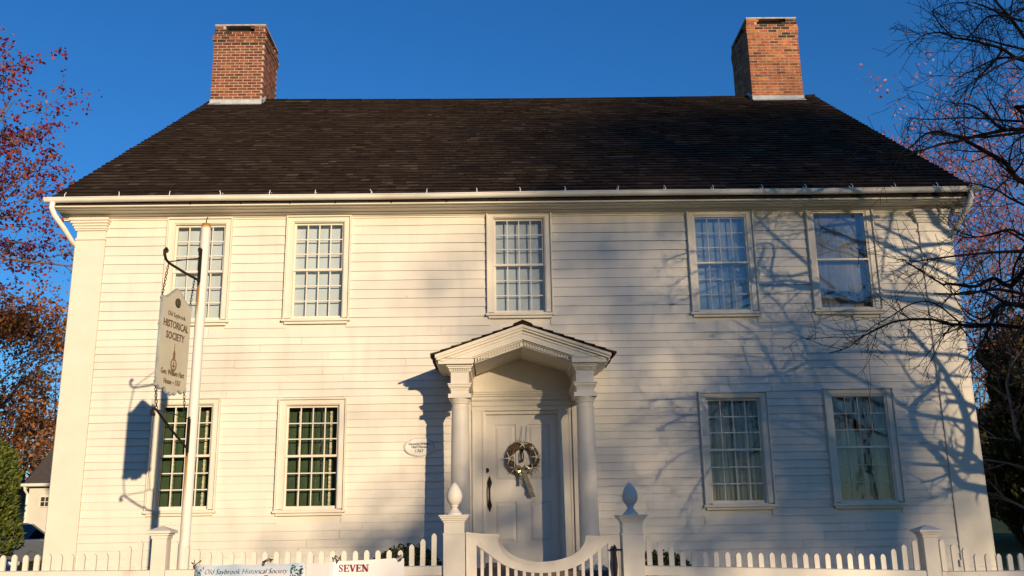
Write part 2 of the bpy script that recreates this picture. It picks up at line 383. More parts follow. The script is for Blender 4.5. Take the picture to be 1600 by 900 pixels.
# windows: x0,x1,z0,z1,type
WIN=[(-5.085,-4.265,4.565,6.13,'blind','upper'),(-3.20,-2.385,4.57,6.145,'blind','upper'),(-.025,.80,4.622,6.182,'blind','upper'),(3.185,4.045,4.603,6.186,'blind','upper'),(5.11,5.985,4.62,6.235,'storm','upper'),
     (-5.10,-4.285,1.70,3.26,'green','lower'),(-3.20,-2.38,1.678,3.228,'green','lower'),(3.195,4.04,1.663,3.243,'sheer','lower'),(5.12,5.985,1.656,3.274,'sheerstorm','lower')]
CW=.085 # casing width
holes=[(a-CW*.7,b+CW*.7,c-.10,d+.07) for a,b,c,d,_,_ in WIN]
holes.append((-.62,1.39,.5,3.55))
# courses
zs=[.66]; z=.66
while z<6.2:
    s=.1165 if z<4.2 else .150
    z+=s; zs.append(min(z,6.2))
if zs[-1]-zs[-2]<.05: zs.pop(-2)
GR=[]
def clap_front():
    mb=MB(); r=random.Random(3); GR.clear()
    X0,X1=-6.155,6.822
    for i in range(len(zs)-1):
        z0,z1=zs[i],zs[i+1]
        # free intervals for this course
        iv=[(X0,X1)]
        for (a,b,c,d) in holes:
            if z0<d-.01 and z1>c+.01:
                zz=[]
                for (p,q) in iv:
                    if b<=p or a>=q: zz.append((p,q))
                    else:
                        if a>p: zz.append((p,a))
                        if b<q: zz.append((b,q))
                iv=zz
        for (p,q) in iv:
            x=p
            while x<q-.01:
                L=r.uniform(1.6,4.2); e=min(q,x+L)
                if q-e<.7: e=q
                n=max(1,int((e-x)/.45)); th=.020+r.uniform(-.003,.004); jz=r.uniform(-.003,.003)
                prev=None
                for k in range(n+1):
                    xx=x+(e-x)*k/n - (.004 if k==n and e<q else 0)
                    wz=.0035*math.sin(xx*1.7+i*2.1)+.002*math.sin(xx*4.3+i); zb=z0+jz+wz*.8
                    wy=.0025*math.sin(xx*2.3+i*.9)
                    cur=[(xx,-th+wy,zb),(xx,-.003,z1+.02),(xx,0.004,zb)]
                    o=len(mb.v); mb.v.extend(cur)
                    if prev is not None:
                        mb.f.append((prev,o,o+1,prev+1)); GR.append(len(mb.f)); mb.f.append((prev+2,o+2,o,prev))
                    else: mb.f.append((o,o+1,o+2))
                    if k==n: mb.f.append((o+2,o+1,o))
                    prev=o
                x=e
    return mb
cwall=clap_front().build('clapboard_wall','clap',house,fix=False)
cwall.data.materials.append(M['lapshade'])
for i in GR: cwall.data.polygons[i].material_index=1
# side and back walls, foundation
D=12.8; ZR=11.25
mb=MB()
for xs_,sg in ((XL,-1),(XR,1)):
    zc=.66
    while zc<10.9:
        z1=zc+.13
        def yr(z): # span of the gable at height z
            if z<=6.35: return (.02,D)
            t=(z-6.35)/(ZR-6.35)*6.35; return (t,D-t)
        a,b=yr(zc+.065)
        mb.add([(xs_+sg*.016,a,zc),(xs_+sg*.016,b,zc),(xs_,b,z1),(xs_,a,z1),(xs_-sg*.004,a,zc),(xs_-sg*.004,b,zc)],[(0,1,2,3),(4,5,1,0)])
        zc=z1
mb.box(XL+.02,XR-.02,D-.05,D,.5,6.35)
mb.build('side_wall','clap',house,fix=False)
# backing: sheathing just behind clapboards with the window openings left out
mb=MB()
hs_=[(a-.01,b+.01,c-.01,d+.01) for a,b,c,d,_,_ in WIN]
def panel_with_holes(mb,X0,X1,Z0,Z1,y0,y1,H):
    xs=sorted(set([X0,X1]+[h[0] for h in H]+[h[1] for h in H])); zz=sorted(set([Z0,Z1]+[h[2] for h in H]+[h[3] for h in H]))
    for i in range(len(xs)-1):
        for j in range(len(zz)-1):
            cx=(xs[i]+xs[i+1])/2; cz=(zz[j]+zz[j+1])/2
            if any(h[0]<cx<h[1] and h[2]<cz<h[3] for h in H): continue
            mb.box(xs[i],xs[i+1],y0,y1,zz[j],zz[j+1])
panel_with_holes(mb,XL+.01,XR-.01,.5,6.5,.006,.10,hs_+[(-.17,.92,.5,3.04)])
mb.build('sheathing','trim',house,fix=False)
mb=MB()
r=random.Random(5); x=XL-.02
while x<XR+.02:
    w_=r.uniform(.5,.9); mb.box(x+.006,min(x+w_,XR+.02)-.006,-.035+r.uniform(-.01,.01),.3,.2,.655); x+=w_
mb.box(XL-.015,XL+.3,.3,D,.2,.655); mb.box(XR-.3,XR+.015,.3,D,.2,.655)
mb.build('foundation','stone',house)
# water table + frieze
MB().box(XL-.01,-.66,-.045,.0,.62,.70).box(1.42,XR+.01,-.045,0,.62,.70).build('water_table','trim',house)
# corner pilasters
def pil(x0,x1,sg):
    mb=MB().box(x0,x1,-.042,.03,.70,5.87)
    if sg<0: mb.box(x0-.02,x0,-.042,.35,.70,5.87)
    else: mb.box(x1,x1+.02,-.042,.35,.70,5.87)
    mb.box(x0-.035,x1+.02,-.06,.3,.70,.80)
    for z0,z1,e in ((5.87,5.90,.02),(5.90,6.02,.004),(6.02,6.05,.03),(6.05,6.09,.045),(6.09,6.13,.065),(6.13,6.17,.09),(6.17,6.215,.11)):
        mb.box(x0-e,x1+e*.6,-.042-e,.30,z0+.0005,z1)
    return mb.build('corner_pilaster','trim',house,bevel=.004)
pil(XL,-6.16,-1); pil(6.822,XR,1)
# cornice: frieze, crown mouldings, soffit, fascia swept along x
prof=[(.02,6.20),(-.025,6.20),(-.025,6.222),(-.055,6.228),(-.057,6.246),(-.15,6.254),(-.15,6.264),(-.26,6.270),(-.26,6.280),(-.34,6.286),(-.34,6.298),(-.385,6.298),(-.385,6.375),(-.37,6.42),(.02,6.72)]
mb=MB(); mb.prism(prof,'x',XL-.24,XR+.24)
MBo=mb.build('cornice','trim',house)
# fascia bright strip sits proud
MB().box(XL-.25,XR+.25,-.405,-.386,6.30,6.385).build('fascia','trim',house)
# rake boards on gable ends
for xx in (XL-.12,XR+.02):
    mb=MB(); mb.prism([(-.36,6.33),(-.36,6.50),(6.4,11.26),(13.16,6.50),(13.16,6.33),(6.4,11.06)],'x',xx,xx+.10); mb.build('rake_board','trim',house)
# gutter
GX0,GX1=-6.95,7.66
def gz(x): return 6.385+(x-GX0)/(GX1-GX0)*.035+.006*math.sin(x*.9)
mb=MB(); seg=10
n=60
for k in range(n+1):
    x=GX0+(GX1-GX0)*k/n; zc=gz(x)+.02
    for (rr,rev) in ((.062,0),(.054,1)):
        for j in range(seg+1):
            a=math.pi+math.pi*j/seg
            mb.v.append((x,-.475+rr*math.cos(a),zc+rr*math.sin(a)))
w_=2*(seg+1)
for k in range(n):
    for s_ in (0,seg+1):
        for j in range(seg):
            a=k*w_+s_+j; mb.f.append((a,a+1,a+1+w_,a+w_))
    for j in (0,seg): a=k*w_+j; b_=a+seg+1; mb.f.append((a,a+w_,b_+w_,b_))
for k in (0,n): mb.f.append(tuple(k*w_+j for j in range(seg+1)))
# rolled lip
mb.tube([(GX0+(GX1-GX0)*k/n,-.475-.064,gz(GX0+(GX1-GX0)*k/n)+.022) for k in range(n+1)],.010,6)
gut=mb.build('gutter','gutter',house,smooth='auto')
hm=MB(); hx=-6.65; k=0
while hx<7.5:
    q=gz(hx)
    mbk=MB().box(hx-.006,hx+.006,-.545,-.36,q+.02,q+.026).add([(hx-.007,-.50,q+.02),(hx+.007,-.50,q+.02),(hx+.007,-.36,q+.118),(hx-.007,-.36,q+.118),(hx-.007,-.50,q+.028),(hx+.007,-.50,q+.028),(hx+.007,-.36,q+.126),(hx-.007,-.36,q+.126)],[(0,1,2,3),(4,5,6,7),(0,1,5,4),(3,2,6,7),(0,3,7,4),(1,2,6,5)])
    mbk.tube([(hx,-.50,q+.02),(hx+.004,-.50,q+.085),(hx+rnd.uniform(-.02,.02),-.49,q+.118)],.006,5)
    mbk.build('gutter_hanger','gutter',gut)
    if rnd.random()<.55: MB().box(hx+.3,hx+.318,-.43,-.40,q-.075,q-.03).build('gutter_bracket','iron',gut)
    hx+=rnd.uniform(.66,.9)
mb=MB().tube([(-6.83,-.475,6.36),(-6.84,-.475,6.27),(-6.80,-.45,6.16),(-6.74,-.25,6.02),(-6.68,-.06,5.86),(-6.66,.09,5.80),(-6.66,.12,5.6),(-6.66,.12,.6)],.042,10)
mb.build('downspout','gutter',house,smooth='auto')
mb=MB().tube([(7.50,-.475,6.40),(7.505,-.475,6.28),(7.48,-.44,6.17),(7.43,-.25,6.03),(7.38,-.06,5.88),(7.385,.10,5.80),(7.385,.14,5.6),(7.385,.14,.6)],.042,10)
mb.build('downspout','gutter',house,smooth='auto')

# roof: individual wood shingles, courses on a plane from eave to ridge
EA=(-.43,6.455); RG=(6.4,11.32)   # (y,z) eave, ridge of the shingle plane
def rx(t): return (-6.86+.06*t, 7.60+.20*t)
mb=MB(); RB=[]; r=random.Random(11)
L=math.hypot(RG[0]-EA[0],RG[1]-EA[1]); nc=44; ex=L/nc
dy,dz=(RG[0]-EA[0])/L,(RG[1]-EA[1])/L; ny,nz=-dz,dy
for side in (0,1):
    for i in range(nc if side==0 else 30):
        cnt=i/nc if side==0 else i/30
        e_=ex if side==0 else L/30
        d0=i*e_ - (.03 if i==0 else 0); d1=d0+e_*1.25
        x0,x1=rx(cnt); x=x0+r.uniform(-.01,.01)
        step=(0.08,.30) if side==0 else (.5,1.)
        sag=0
        while x<x1:
            wd=r.uniform(*step); xe=min(x+wd,x1+r.uniform(0,.012)); j=r.uniform(-.010,.008); th=.030+r.uniform(-.005,.008)
            if r.random()<.03: th+=.012
            pts=[]
            for (d,h_) in ((d0+j,th),(d1,.004),(d0+j,.0)):
                sg_=-.045*math.sin(math.pi*min(1,max(0,(x-x0)/(x1-x0))))*(.3+.7*d/L)  # the old ridge sags slightly
                y=EA[0]+dy*d+ny*h_; zz=EA[1]+dz*d+nz*h_+sg_
                if side: y=2*RG[0]-y
                pts.append((y,zz))
            g_=.0025
            V=[(x+g_,*pts[0]),(xe-g_,*pts[0]),(xe-g_,*pts[1]),(x+g_,*pts[1]),(x+g_,*pts[2]),(xe-g_,*pts[2])]
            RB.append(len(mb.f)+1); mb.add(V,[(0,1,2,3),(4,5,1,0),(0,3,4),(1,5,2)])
            x=xe
roof=mb.build('roof','shingle',house,fix=False)
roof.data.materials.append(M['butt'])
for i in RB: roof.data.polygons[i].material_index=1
# roof deck under the shingles
def slab(mb,off):
    y0,z0=EA; y1,z1=RG
    V=[]
    for (x_,t) in ((-6.85,0),(7.59,0),(7.79,1),(-6.79,1)):
        y,z=(y0,z0) if t==0 else (y1,z1); V.append((x_,y,z-.055)); 
    for (x_,t) in ((-6.85,0),(7.59,0),(7.79,1),(-6.79,1)):
        y,z=(y0,z0) if t==0 else (y1,z1); V.append((x_,y,z-.13))
    mb.add(V,[(0,1,2,3),(7,6,5,4),(0,4,5,1),(1,5,6,2),(2,6,7,3),(3,7,4,0)])
    V=[(a,2*y1-b,c) for a,b,c in V]; mb.add(V,[(3,2,1,0),(4,5,6,7),(1,5,4,0),(2,6,5,1),(3,7,6,2),(0,4,7,3)])
mb=MB(); slab(mb,0); mb.build('roof_deck','barkdark',roof)
mb=MB()
for k in range(24):
    x0=-6.8+k*14.6/24; x1=x0+14.6/24-.004; s0=-.045*math.sin(math.pi*k/24); s1=-.045*math.sin(math.pi*(k+1)/24)
    for sg in (-1,1):
        mb.add([(x0,6.4,11.345+s0),(x1,6.4,11.345+s1),(x1,6.4+sg*.13,11.255+s1),(x0,6.4+sg*.13,11.255+s0),(x0,6.4,11.325+s0),(x1,6.4,11.325+s1),(x1,6.4+sg*.13,11.235+s1),(x0,6.4+sg*.13,11.235+s0)],[(0,1,2,3),(7,6,5,4),(0,4,5,1),(2,6,7,3),(0,3,7,4),(1,5,6,2)])
mb.build('ridge_cap','shingle',roof)

# chimneys laid brick by brick
def chimney(x0,x1,y0,y1,zt,mk,seed,belly,slot):
    r=random.Random(seed)
    C=empty('chimney',((x0+x1)/2,(y0+y1)/2,10.9),house)
    ch=.0735; n=int((zt-.03-10.85)/ch); zb=zt-.03-n*ch
    bm_=MB(); mm=MB(); SB=[]
    for i in range(n):
        z0=zb+i*ch; z1=z0+ch-.017; top=n-1-i
        e=0
        if belly: e={5:.02,4:.038,3:.022}.get(top,.0)
        else: e={6:.006,5:.012,4:.018,3:.022,2:.012}.get(top,.0)
        a0,a1,b0,b1=x0-e,x1+e,y0-e,y1+e
        mm.box(a0+.004,a1-.004,b0+.004,b1-.004,z0-.012,z0+ch-.012)
        bl=.215
        off=(i%2)*bl/2
        sl=slot and top in (0,1)
        for face in range(4):
            ln=(a1-a0) if face in(0,2) else (b1-b0)
            t=-off if face in (0,2) else -(bl/2-off)
            while t<ln:
                s0=max(t,0); s1=min(t+bl-.016,ln); t+=bl
                if s1-s0<.03: continue
                if sl:
                    mid=(s0+s1)/2/ln
                    if .24<mid<.76: continue
                j=r.uniform(-.0035,.0035); dd=.1; nb=len(bm_.f); sooty=(top<9 and r.random()<(.10+.06*(9-top))*(.35+(.9*s0/ln if not belly else .3)))
                if face==0: bm_.box(a0+s0,a0+s1,b0+j,b0+dd,z0,z1)
                elif face==2: bm_.box(a0+s0,a0+s1,b1-dd,b1+j,z0,z1)
                elif face==1: bm_.box(a1-dd,a1+j,b0+max(s0,.10),b0+min(s1,ln-.10),z0,z1) if min(s1,ln-.1)-max(s0,.1)>.02 else None
                else: bm_.box(a0+j,a0+dd,b0+max(s0,.10),b0+min(s1,ln-.10),z0,z1) if min(s1,ln-.1)-max(s0,.1)>.02 else None
                if sooty: SB.extend(range(nb,len(bm_.f)))
    # carve slot: mortar core stays below the slot courses
    bw_=bm_.build('brickwork',mk,C,fix=False); bw_.data.materials.append(M['sootbrick'])
    for i in SB: bw_.data.polygons[i].material_index=1
    mm2=MB()
    lim=zt-.03-2*ch if slot else zt-.03
    V=np.array(mm.v).reshape(-1,8,3)
    for q in V:
        z0,z1=q[:,2].min(),q[:,2].max()
        if z1>lim+.02: continue
        mm2.box(q[:,0].min(),q[:,0].max(),q[:,1].min(),q[:,1].max(),z0,z1)
    w_=x1-x0; h_=y1-y0
    # corner piers behind slot courses
    for (pa,pb) in ((x0,x0+w_*.22),(x1-w_*.22,x1)):
        for (qa,qb) in ((y0,y0+h_*.22),(y1-h_*.22,y1)): mm2.box(pa+.012,pb-.012,qa+.012,qb-.012,lim-.01,zt-.03)
    mm2.build('mortar','mortar',C,fix=False)
    mc=MB().box(x0-.005,x1+.005,y0-.005,y1+.005,zt-.03,zt+.01); mc.build('cap_slab','cap',C,bevel=.008)
    MB().box(x0+.14,x1-.14,y0+.14,y1-.14,lim-.01,zt-.031).build('flue','soot',C)
    # lead flashing at the roof line
    def rz(y): return RG[1]-abs(y-RG[0])*(RG[1]-EA[1])/(RG[0]-EA[0])
    f=MB(); e=.018
    f.add([(x0-e,y0-e,rz(y0)-.05),(x1+e,y0-e,rz(y0)-.05),(x1+e,y0-e,rz(y0)+.11),(x0-e,y0-e,rz(y0)+.11),
           (x0-e,y0+.01,rz(y0)-.05),(x1+e,y0+.01,rz(y0)-.05),(x1+e,y0+.01,rz(y0)+.11),(x0-e,y0+.01,rz(y0)+.11)],[(0,1,2,3),(3,2,6,7),(0,3,7,4),(1,5,6,2)])
    f.add([(x0-e,y0-e,rz(y0)+.02),(x1+e,y0-e,rz(y0)+.02),(x1+e,y0-.14,rz(y0-.14)+.028),(x0-e,y0-.14,rz(y0-.14)+.028)],[(0,1,2,3)])
    for xx in (x0-e,x1+e-.012):
        pr=[(y0-e,rz(y0)-.06),(y0-e,rz(y0)+.12),(RG[0],RG[1]+.13),(y1,rz(y1)+.13),(y1,rz(y1)-.06),(RG[0],RG[1]-.06)]
        f.prism(pr,'x',xx,xx+.012)
    f.build('flashing','lead',C)
chimney(-6.68,-5.47,6.1,7.42,13.19,'brickL',21,True,True)
chimney(6.19,7.42,6.1,7.56,13.29,'brickR',22,False,True)

# windows
def window(x0,x1,z0,z1,typ,lvl):
    W=MB(); cw=.085; y=-.045
    # casing: outer flat + inner bead
    for (a,b,c,d) in ((x0-cw,x0,z0,z1+cw*.8),(x1,x1+cw,z0,z1+cw*.8),(x0,x1,z1,z1+cw*.8)):
        W.box(a,b,y,.02,c,d)
    for (a,b,c,d) in ((x0-cw-.02,x0-cw,z0-.05,z1+cw*.8),(x1+cw,x1+cw+.02,z0-.05,z1+cw*.8),(x0-cw-.02,x1+cw+.02,z1+cw*.8,z1+cw*.8+.022)):
        W.box(a,b,y-.035,.02,c,d)
    # inner stop
    for (a,b,c,d) in ((x0,x0+.014,z0,z1),(x1-.014,x1,z0,z1),(x0+.014,x1-.014,z1-.014,z1)):
        W.box(a,b,-.03,.20,c,d)
    w=W.build('window','trim',house,bevel=.003)
    MB().box(x0-cw-.04,x1+cw+.04,-.085,.0,z0-.055,z0-.018).box(x0-cw,x1+cw,-.05,.0,z0-.095,z0-.055).box(x0,x1,-.03,.2,z0-.018,z0).build('sill','trim',w,bevel=.004)
    zm=(z0+z1)/2+.005
    mid=z0+ (z1-z0)*.5
    for k,(za,zb,ys) in enumerate(((z0,zm+.018,.035),(zm-.018,z1-.014,.012 if True else .035))):
        S=MB(); st=.028; xa,xb=x0+.014,x1-.014
        ys=.045 if k==0 else .020
        S.box(xa,xa+st,ys,ys+.03,za,zb); S.box(xb-st,xb,ys,ys+.03,za,zb)
        S.box(xa+st,xb-st,ys,ys+.03,za,za+(.045 if k==0 else .034)); S.box(xa+st,xb-st,ys,ys+.03,zb-(.034 if k==0 else .03),zb)
        gx0,gx1,gz0,gz1=xa+st,xb-st,za+(.045 if k==0 else .034),zb-.032
        if typ!='storm':
            for q in range(1,4):
                xm=gx0+(gx1-gx0)*q/4; S.box(xm-.008,xm+.008,ys+.003,ys+.027,gz0,gz1)
            for q in range(1,3):
                zq=gz0+(gz1-gz0)*q/3; S.box(gx0,gx1,ys+.004,ys+.026,zq-.008,zq+.008)
        S.build('sash','trim',w,fix=False)
        G=MB().quad((gx0,ys+.015,gz0),(gx1,ys+.015,gz0),(gx1,ys+.015,gz1),(gx0,ys+.015,gz1))
        G.build('glass','glass',w,fix=False)
    if typ in('storm','sheerstorm') or (lvl=='upper' and x0>3):
        fr=MB().box(x0+.014,x0+.030,-.02,-.008,z0,z1-.014).box(x1-.030,x1-.014,-.02,-.008,z0,z1-.014).box(x0+.03,x1-.03,-.02,-.008,mid-.014,mid+.014).box(x0+.03,x1-.03,-.02,-.008,z1-.03,z1-.014).box(x0+.03,x1-.03,-.02,-.008,z0,z0+.016)
        fr.build('storm_frame','trim',w,fix=False)
        MB().quad((x0+.03,-.013,z0+.0165),(x1-.03,-.013,z0+.0165),(x1-.03,-.013,mid-.0145),(x0+.03,-.013,mid-.0145)).quad((x0+.03,-.013,mid+.0145),(x1-.03,-.013,mid+.0145),(x1-.03,-.013,z1-.0305),(x0+.03,-.013,z1-.0305)).build('storm_pane','storm' if lvl=='upper' else 'storm2',w,fix=False)
    # reveal box so no sun leaks in
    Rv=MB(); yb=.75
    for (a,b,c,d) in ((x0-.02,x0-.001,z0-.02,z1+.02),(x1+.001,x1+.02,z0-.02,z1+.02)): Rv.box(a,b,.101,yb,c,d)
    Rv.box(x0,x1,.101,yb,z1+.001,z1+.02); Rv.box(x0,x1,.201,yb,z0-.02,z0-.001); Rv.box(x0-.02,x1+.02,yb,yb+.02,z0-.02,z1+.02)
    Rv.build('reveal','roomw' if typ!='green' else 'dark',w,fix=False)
    if typ=='blind' or typ=='storm':
        yb=.155 
        zlow=z0+.0 if typ=='blind' else z0+(z1-z0)*.0
        B=MB()
        nn=14
        for k in range(nn):
            a=x0+.016+(x1-x0-.032)*k/nn; b=x0+.016+(x1-x0-.032)*(k+1)/nn
            B.quad((a,yb+.004*math.sin(k*1.3),zlow),(b,yb+.004*math.sin((k+1)*1.3),zlow),(b,yb+.004*math.sin((k+1)*1.3),z1),(a,yb+.004*math.sin(k*1.3),z1))
        B.build('roller_blind','blind' if typ=='blind' else 'sheer',w,smooth=True,fix=False)
    elif typ=='green':
        B=MB(); y=.26
        ww=(x1-x0); 
        edges=[0,.25,.5,.76,1]
        for k in range(4):
            a=x0+ww*edges[k]+.004; b=x0+ww*edges[k+1]-.004
            B.box(a,b,y,y+.02,z0-.01,z1+.01)
            for zz_ in (0,.34,.68): B.box(a+.03,b-.03,y-.01,y,z0+.05+(z1-z0)*zz_,z0+.02+(z1-z0)*(zz_+.31))
        B.build('inner_shutter','green',w)
        for fr in (.215,.80):
            T=MB(); xc=x0+ww*fr; n=44
            for k in range(n):
                zk=z0+.02+(z1-z0-.1)*k/n; T.box(xc-.014-.004*(k%2),xc+.014+.004*(k%2),y-.06,y-.04,zk,zk+(z1-z0-.1)/n*.92)
            T.build('curtain_edging','tassel',w,fix=False)
    else:
        B=MB(); nn=60; pts=[]
        r=random.Random(int(x0*100)); ph=r.uniform(0,6)
        for k in range(nn+1):
            t=k/nn; pts.append((x0+.015+(x1-x0-.03)*t,.20+.022*math.sin(t*46+ph+math.sin(t*9)*1.5)+.008*math.sin(t*110)))
        for k in range(nn):
            gap= abs((k+.5)/nn-.5)<.009
            if gap: continue
            B.quad((*pts[k],z0-.005),(*pts[k+1],z0-.005),(*pts[k+1],z1),(*pts[k],z1))
        B.build('sheer_curtain','sheer' ,w,smooth=True,fix=False)
for q in WIN: window(*q)

# portico
PX=.384
port=empty('portico',(PX,-.6,.8),house)
# columns
for cx in (-.518,1.262):
    c=(cx,-.95); pr=[(.165,.86),(.165,.90),(.172,.915),(.175,.94),(.165,.965),(.145,.98),(.150,1.0),(.140,1.02)]
    for k in range(13):
        t=k/12; zz=1.02+(3.0-1.02)*t; pr.append((.139-.018*t**1.7,zz))
    pr+=[(.122,3.005),(.124,3.025),(.115,3.03),(.115,3.075),(.128,3.085),(.128,3.10),(.140,3.12),(.152,3.145),(.153,3.155)]
    mb=MB().lathe(c,pr,36); mb.box(cx-.162,cx+.162,-.95-.162,-.95+.162,3.156,3.215); mb.box(cx-.175,cx+.175,-.95-.175,-.95+.175,.80,.859)
    mb.build('column','trim',port,smooth='auto')
    # entablature block running back to the wall
    e=MB()
    for z0,z1,h_ in ((3.216,3.27,.125),(3.27,3.30,.132),(3.30,3.315,.15),(3.315,3.345,.16),(3.345,3.362,.172),(3.362,3.52,.128),(3.52,3.535,.14),(3.575,3.60,.17),(3.60,3.625,.19)):
        e.box(cx-h_,cx+h_,-.95-h_,-.03,z0+.0004,z1)
    k=0
    t=-.148
    while t<.15:
        e.box(cx+t,cx+t+.018,-.95-.158,-.95-.10,3.537,3.573); t+=.031
    t=-1.09
    while t<-.1:
        e.box(cx-.158,cx-.10,t,t+.018,3.537,3.573); e.box(cx+.10,cx+.158,t,t+.018,3.537,3.573); t+=.031
    e.box(cx-.138,cx+.138,-1.08,-.03,3.535,3.575)
    o0,o1=(cx-.30,cx+.19) if cx<0 else (cx-.19,cx+.30)
    e.box(o0,o1,-1.20,-.03,3.6255,3.70); e.box(o0-.015,o1+(.015),-1.215,-.03,3.70,3.712)
    e.build('entablature','trim',port,bevel=.002)
SL=.343; AP=4.175; HW=1.245 # rake slope, apex z (underside of shingles), half width
def rake(mb,top,bot,y0,y1,hw=HW,clipz=3.712):
    # chevron band between two offsets below the apex line
    za,zb=AP-top,AP-bot
    for s in (-1,1):
        x_out=hw; ztop=za-SL*x_out
        P_=[(PX,za),(PX+s*x_out,za-SL*x_out)]
        xb=min(x_out,(zb-clipz)/SL); 
        if za-SL*x_out<clipz: 
            P_=[(PX,za),(PX+s*(za-clipz)/SL,clipz)]
        Q_=[(PX+s*xb,max(zb-SL*xb,clipz)),(PX,zb)]
        poly=P_+Q_
        if xb==x_out: poly=P_+Q_
        mb.prism(poly,'y',y0,y1)
pd=MB()
rake(pd,.0,.05,-1.275,-1.10,1.245,3.66); rake(pd,.05,.085,-1.25,-1.10,1.225,3.66); rake(pd,.085,.125,-1.215,-1.10,1.20,3.66); rake(pd,.125,.21,-1.20,-1.10,1.18,3.70)
rake(pd,.21,.228,-1.165,-1.06,1.1); rake(pd,.228,.30,-1.125,-1.06,1.0)
pd.build('pediment','trim',port,bevel=.002)
dn=MB()
for s in (-1,1):
    t=.02
    while t<.80:
        z=AP-.235-SL*t; x=PX+s*t
        dn.add([(x,-1.155,z),(x+s*.022,-1.155,z-SL*.022),(x+s*.022,-1.155,z-.05-SL*.022),(x,-1.155,z-.05),(x,-1.12,z),(x+s*.022,-1.12,z-SL*.022),(x+s*.022,-1.12,z-.05-SL*.022),(x,-1.12,z-.05)],[(0,1,2,3),(0,4,5,1),(2,6,7,3),(0,3,7,4),(1,5,6,2)])
        t+=.040
dn.build('dentil_course','trim',port)
# ceiling planes and gable wall panel
ce=MB()
for s in (-1,1):
    za=AP-.295; xo=.69
    ce.prism([(PX,za),(PX+s*xo,za-SL*xo),(PX+s*xo,za-SL*xo+.03),(PX,za+.03)],'y',-1.1,-.03)
ce.build('ceiling','trim',port)
tp=MB().prism([(PX-.745,3.39),(PX+.745,3.39),(PX+.745,3.64),(PX,3.95),(PX-.745,3.64)],'y',-.028,.004)
tp.build('tympanum','trim',port)
# eave soffit of portico outside the columns
for s in (-1,1):
    ev=MB()
    xo0,xo1=1.05,1.245
    ev.prism([(PX+s*xo0,AP-.02-SL*xo0),(PX+s*xo1,AP-.02-SL*xo1),(PX+s*xo1,AP-.075-SL*xo1),(PX+s*xo0,3.60)],'y',-1.1,-.03)
    ev.build('eave','trim',port)
# shingled portico roof with stepped courses
pr=MB(); r=random.Random(9)
for s in (-1,1):
    n=9; Lr=1.31/n
    for i in range(n):
        a=1.31-i*Lr; b=a-Lr*1.5
        y=-1.31
        while y<-.02:
            ye=min(y+r.uniform(.1,.2),-.02); j=r.uniform(-.006,.006)
            x0_,x1_=PX+s*(a+j),PX+s*max(b,0)
            z0_=AP-SL*(a+j); z1_=AP-SL*max(b,0)
            pr.add([(x0_,y,z0_+.034),(x1_,y,z1_+.012),(x1_,ye-.003,z1_+.012),(x0_,ye-.003,z0_+.034),(x0_,y,z0_+.004),(x1_,y,z1_+.001),(x1_,ye-.003,z1_+.001),(x0_,ye-.003,z0_+.004)],[(0,1,2,3),(4,5,6,7),(0,1,5,4),(3,2,6,7),(0,3,7,4)])
            y=ye
pr.prism([(PX-.13,AP+.0),(PX,AP+.055),(PX+.13,AP+.0),(PX+.13,AP-.012),(PX,AP+.03),(PX-.13,AP-.012)],'y',-1.31,-.02)
pr.build('portico_roof','shingle',port,fix=False)
# wall pilasters, door surround
mb=MB()
for x0,x1 in ((-.62,-.385),(1.145,1.39)):
    mb.box(x0,x1,-.055,.0,.80,3.37); mb.box(x0-.015,x1+.015,-.075,.0,.80,.95); mb.box(x0-.01,x1+.01,-.07,0,3.30,3.39)
mb.build('wall_pilaster','trim',port,bevel=.003)
mb=MB()
for x0,x1 in ((-.375,-.192),(.943,1.125)):
    mb.box(x0,x1,-.03,.12,.80,3.095); mb.box(x0+.0,x0+.03,-.042,-.03,.80,3.095); mb.box(x1-.03,x1,-.042,-.03,.80,3.095)
for z0,z1,e in ((3.09,3.16,.035),(3.16,3.175,.05),(3.175,3.235,.042),(3.235,3.25,.06),(3.25,3.30,.075),(3.30,3.33,.10),(3.33,3.36,.12),(3.36,3.385,.135)):
    mb.box(-.38,1.14,-e,.12,z0+.0005,z1)
mb.build('door_surround','trim',port,bevel=.002)
# door
dr=MB(); x0,x1,z0,z1=-.19,.941,.87,3.088; y=.055
cols=[(-.045,.285),(.47,.80)]; rows=[(1.15,1.735),(2.045,2.885)]
H=[(a,b,c,d) for a,b in cols for c,d in rows]
panel_with_holes(dr,x0,x1,z0,z1,y,y+.04,H)
for a,b,c,d in H:
    dr.box(a,b,y+.018,y+.035,c,d)
    dr.add([(a+.02,y+.017,c+.02),(b-.02,y+.017,c+.02),(b-.02,y+.017,d-.02),(a+.02,y+.017,d-.02),(a+.06,y+.004,c+.06),(b-.06,y+.004,c+.06),(b-.06,y+.004,d-.06),(a+.06,y+.004,d-.06)],[(0,1,5,4),(1,2,6,5),(2,3,7,6),(3,0,4,7),(4,5,6,7)])
door=dr.build('door','door',house,fix=False)
MB().box(-.2,.95,.10,.12,.8,3.1).build('door_core','door',door)
MB().box(-.19,.94,.04,.054,3.062,3.088).build('weather_strip','barkdark',door)
hd=MB(); hx_=-.118
hd.tube([(hx_,.045,1.60),(hx_,.03,1.66),(hx_,.03,1.70),(hx_,-.02,1.77),(hx_,-.03,1.84),(hx_,-.03,1.92),(hx_,-.01,1.98),(hx_,.03,2.02),(hx_,.045,2.10)],[.006,.02,.032,.014,.012,.013,.014,.03,.006],8)
hd.prism([(hx_,1.60),(hx_-.035,1.68),(hx_-.012,1.76),(hx_-.012,1.94),(hx_-.038,2.02),(hx_,2.13),(hx_+.038,2.02),(hx_+.012,1.94),(hx_+.012,1.76),(hx_+.035,1.68)],'y',.040,.0545)
hd.build('handle','iron',door)
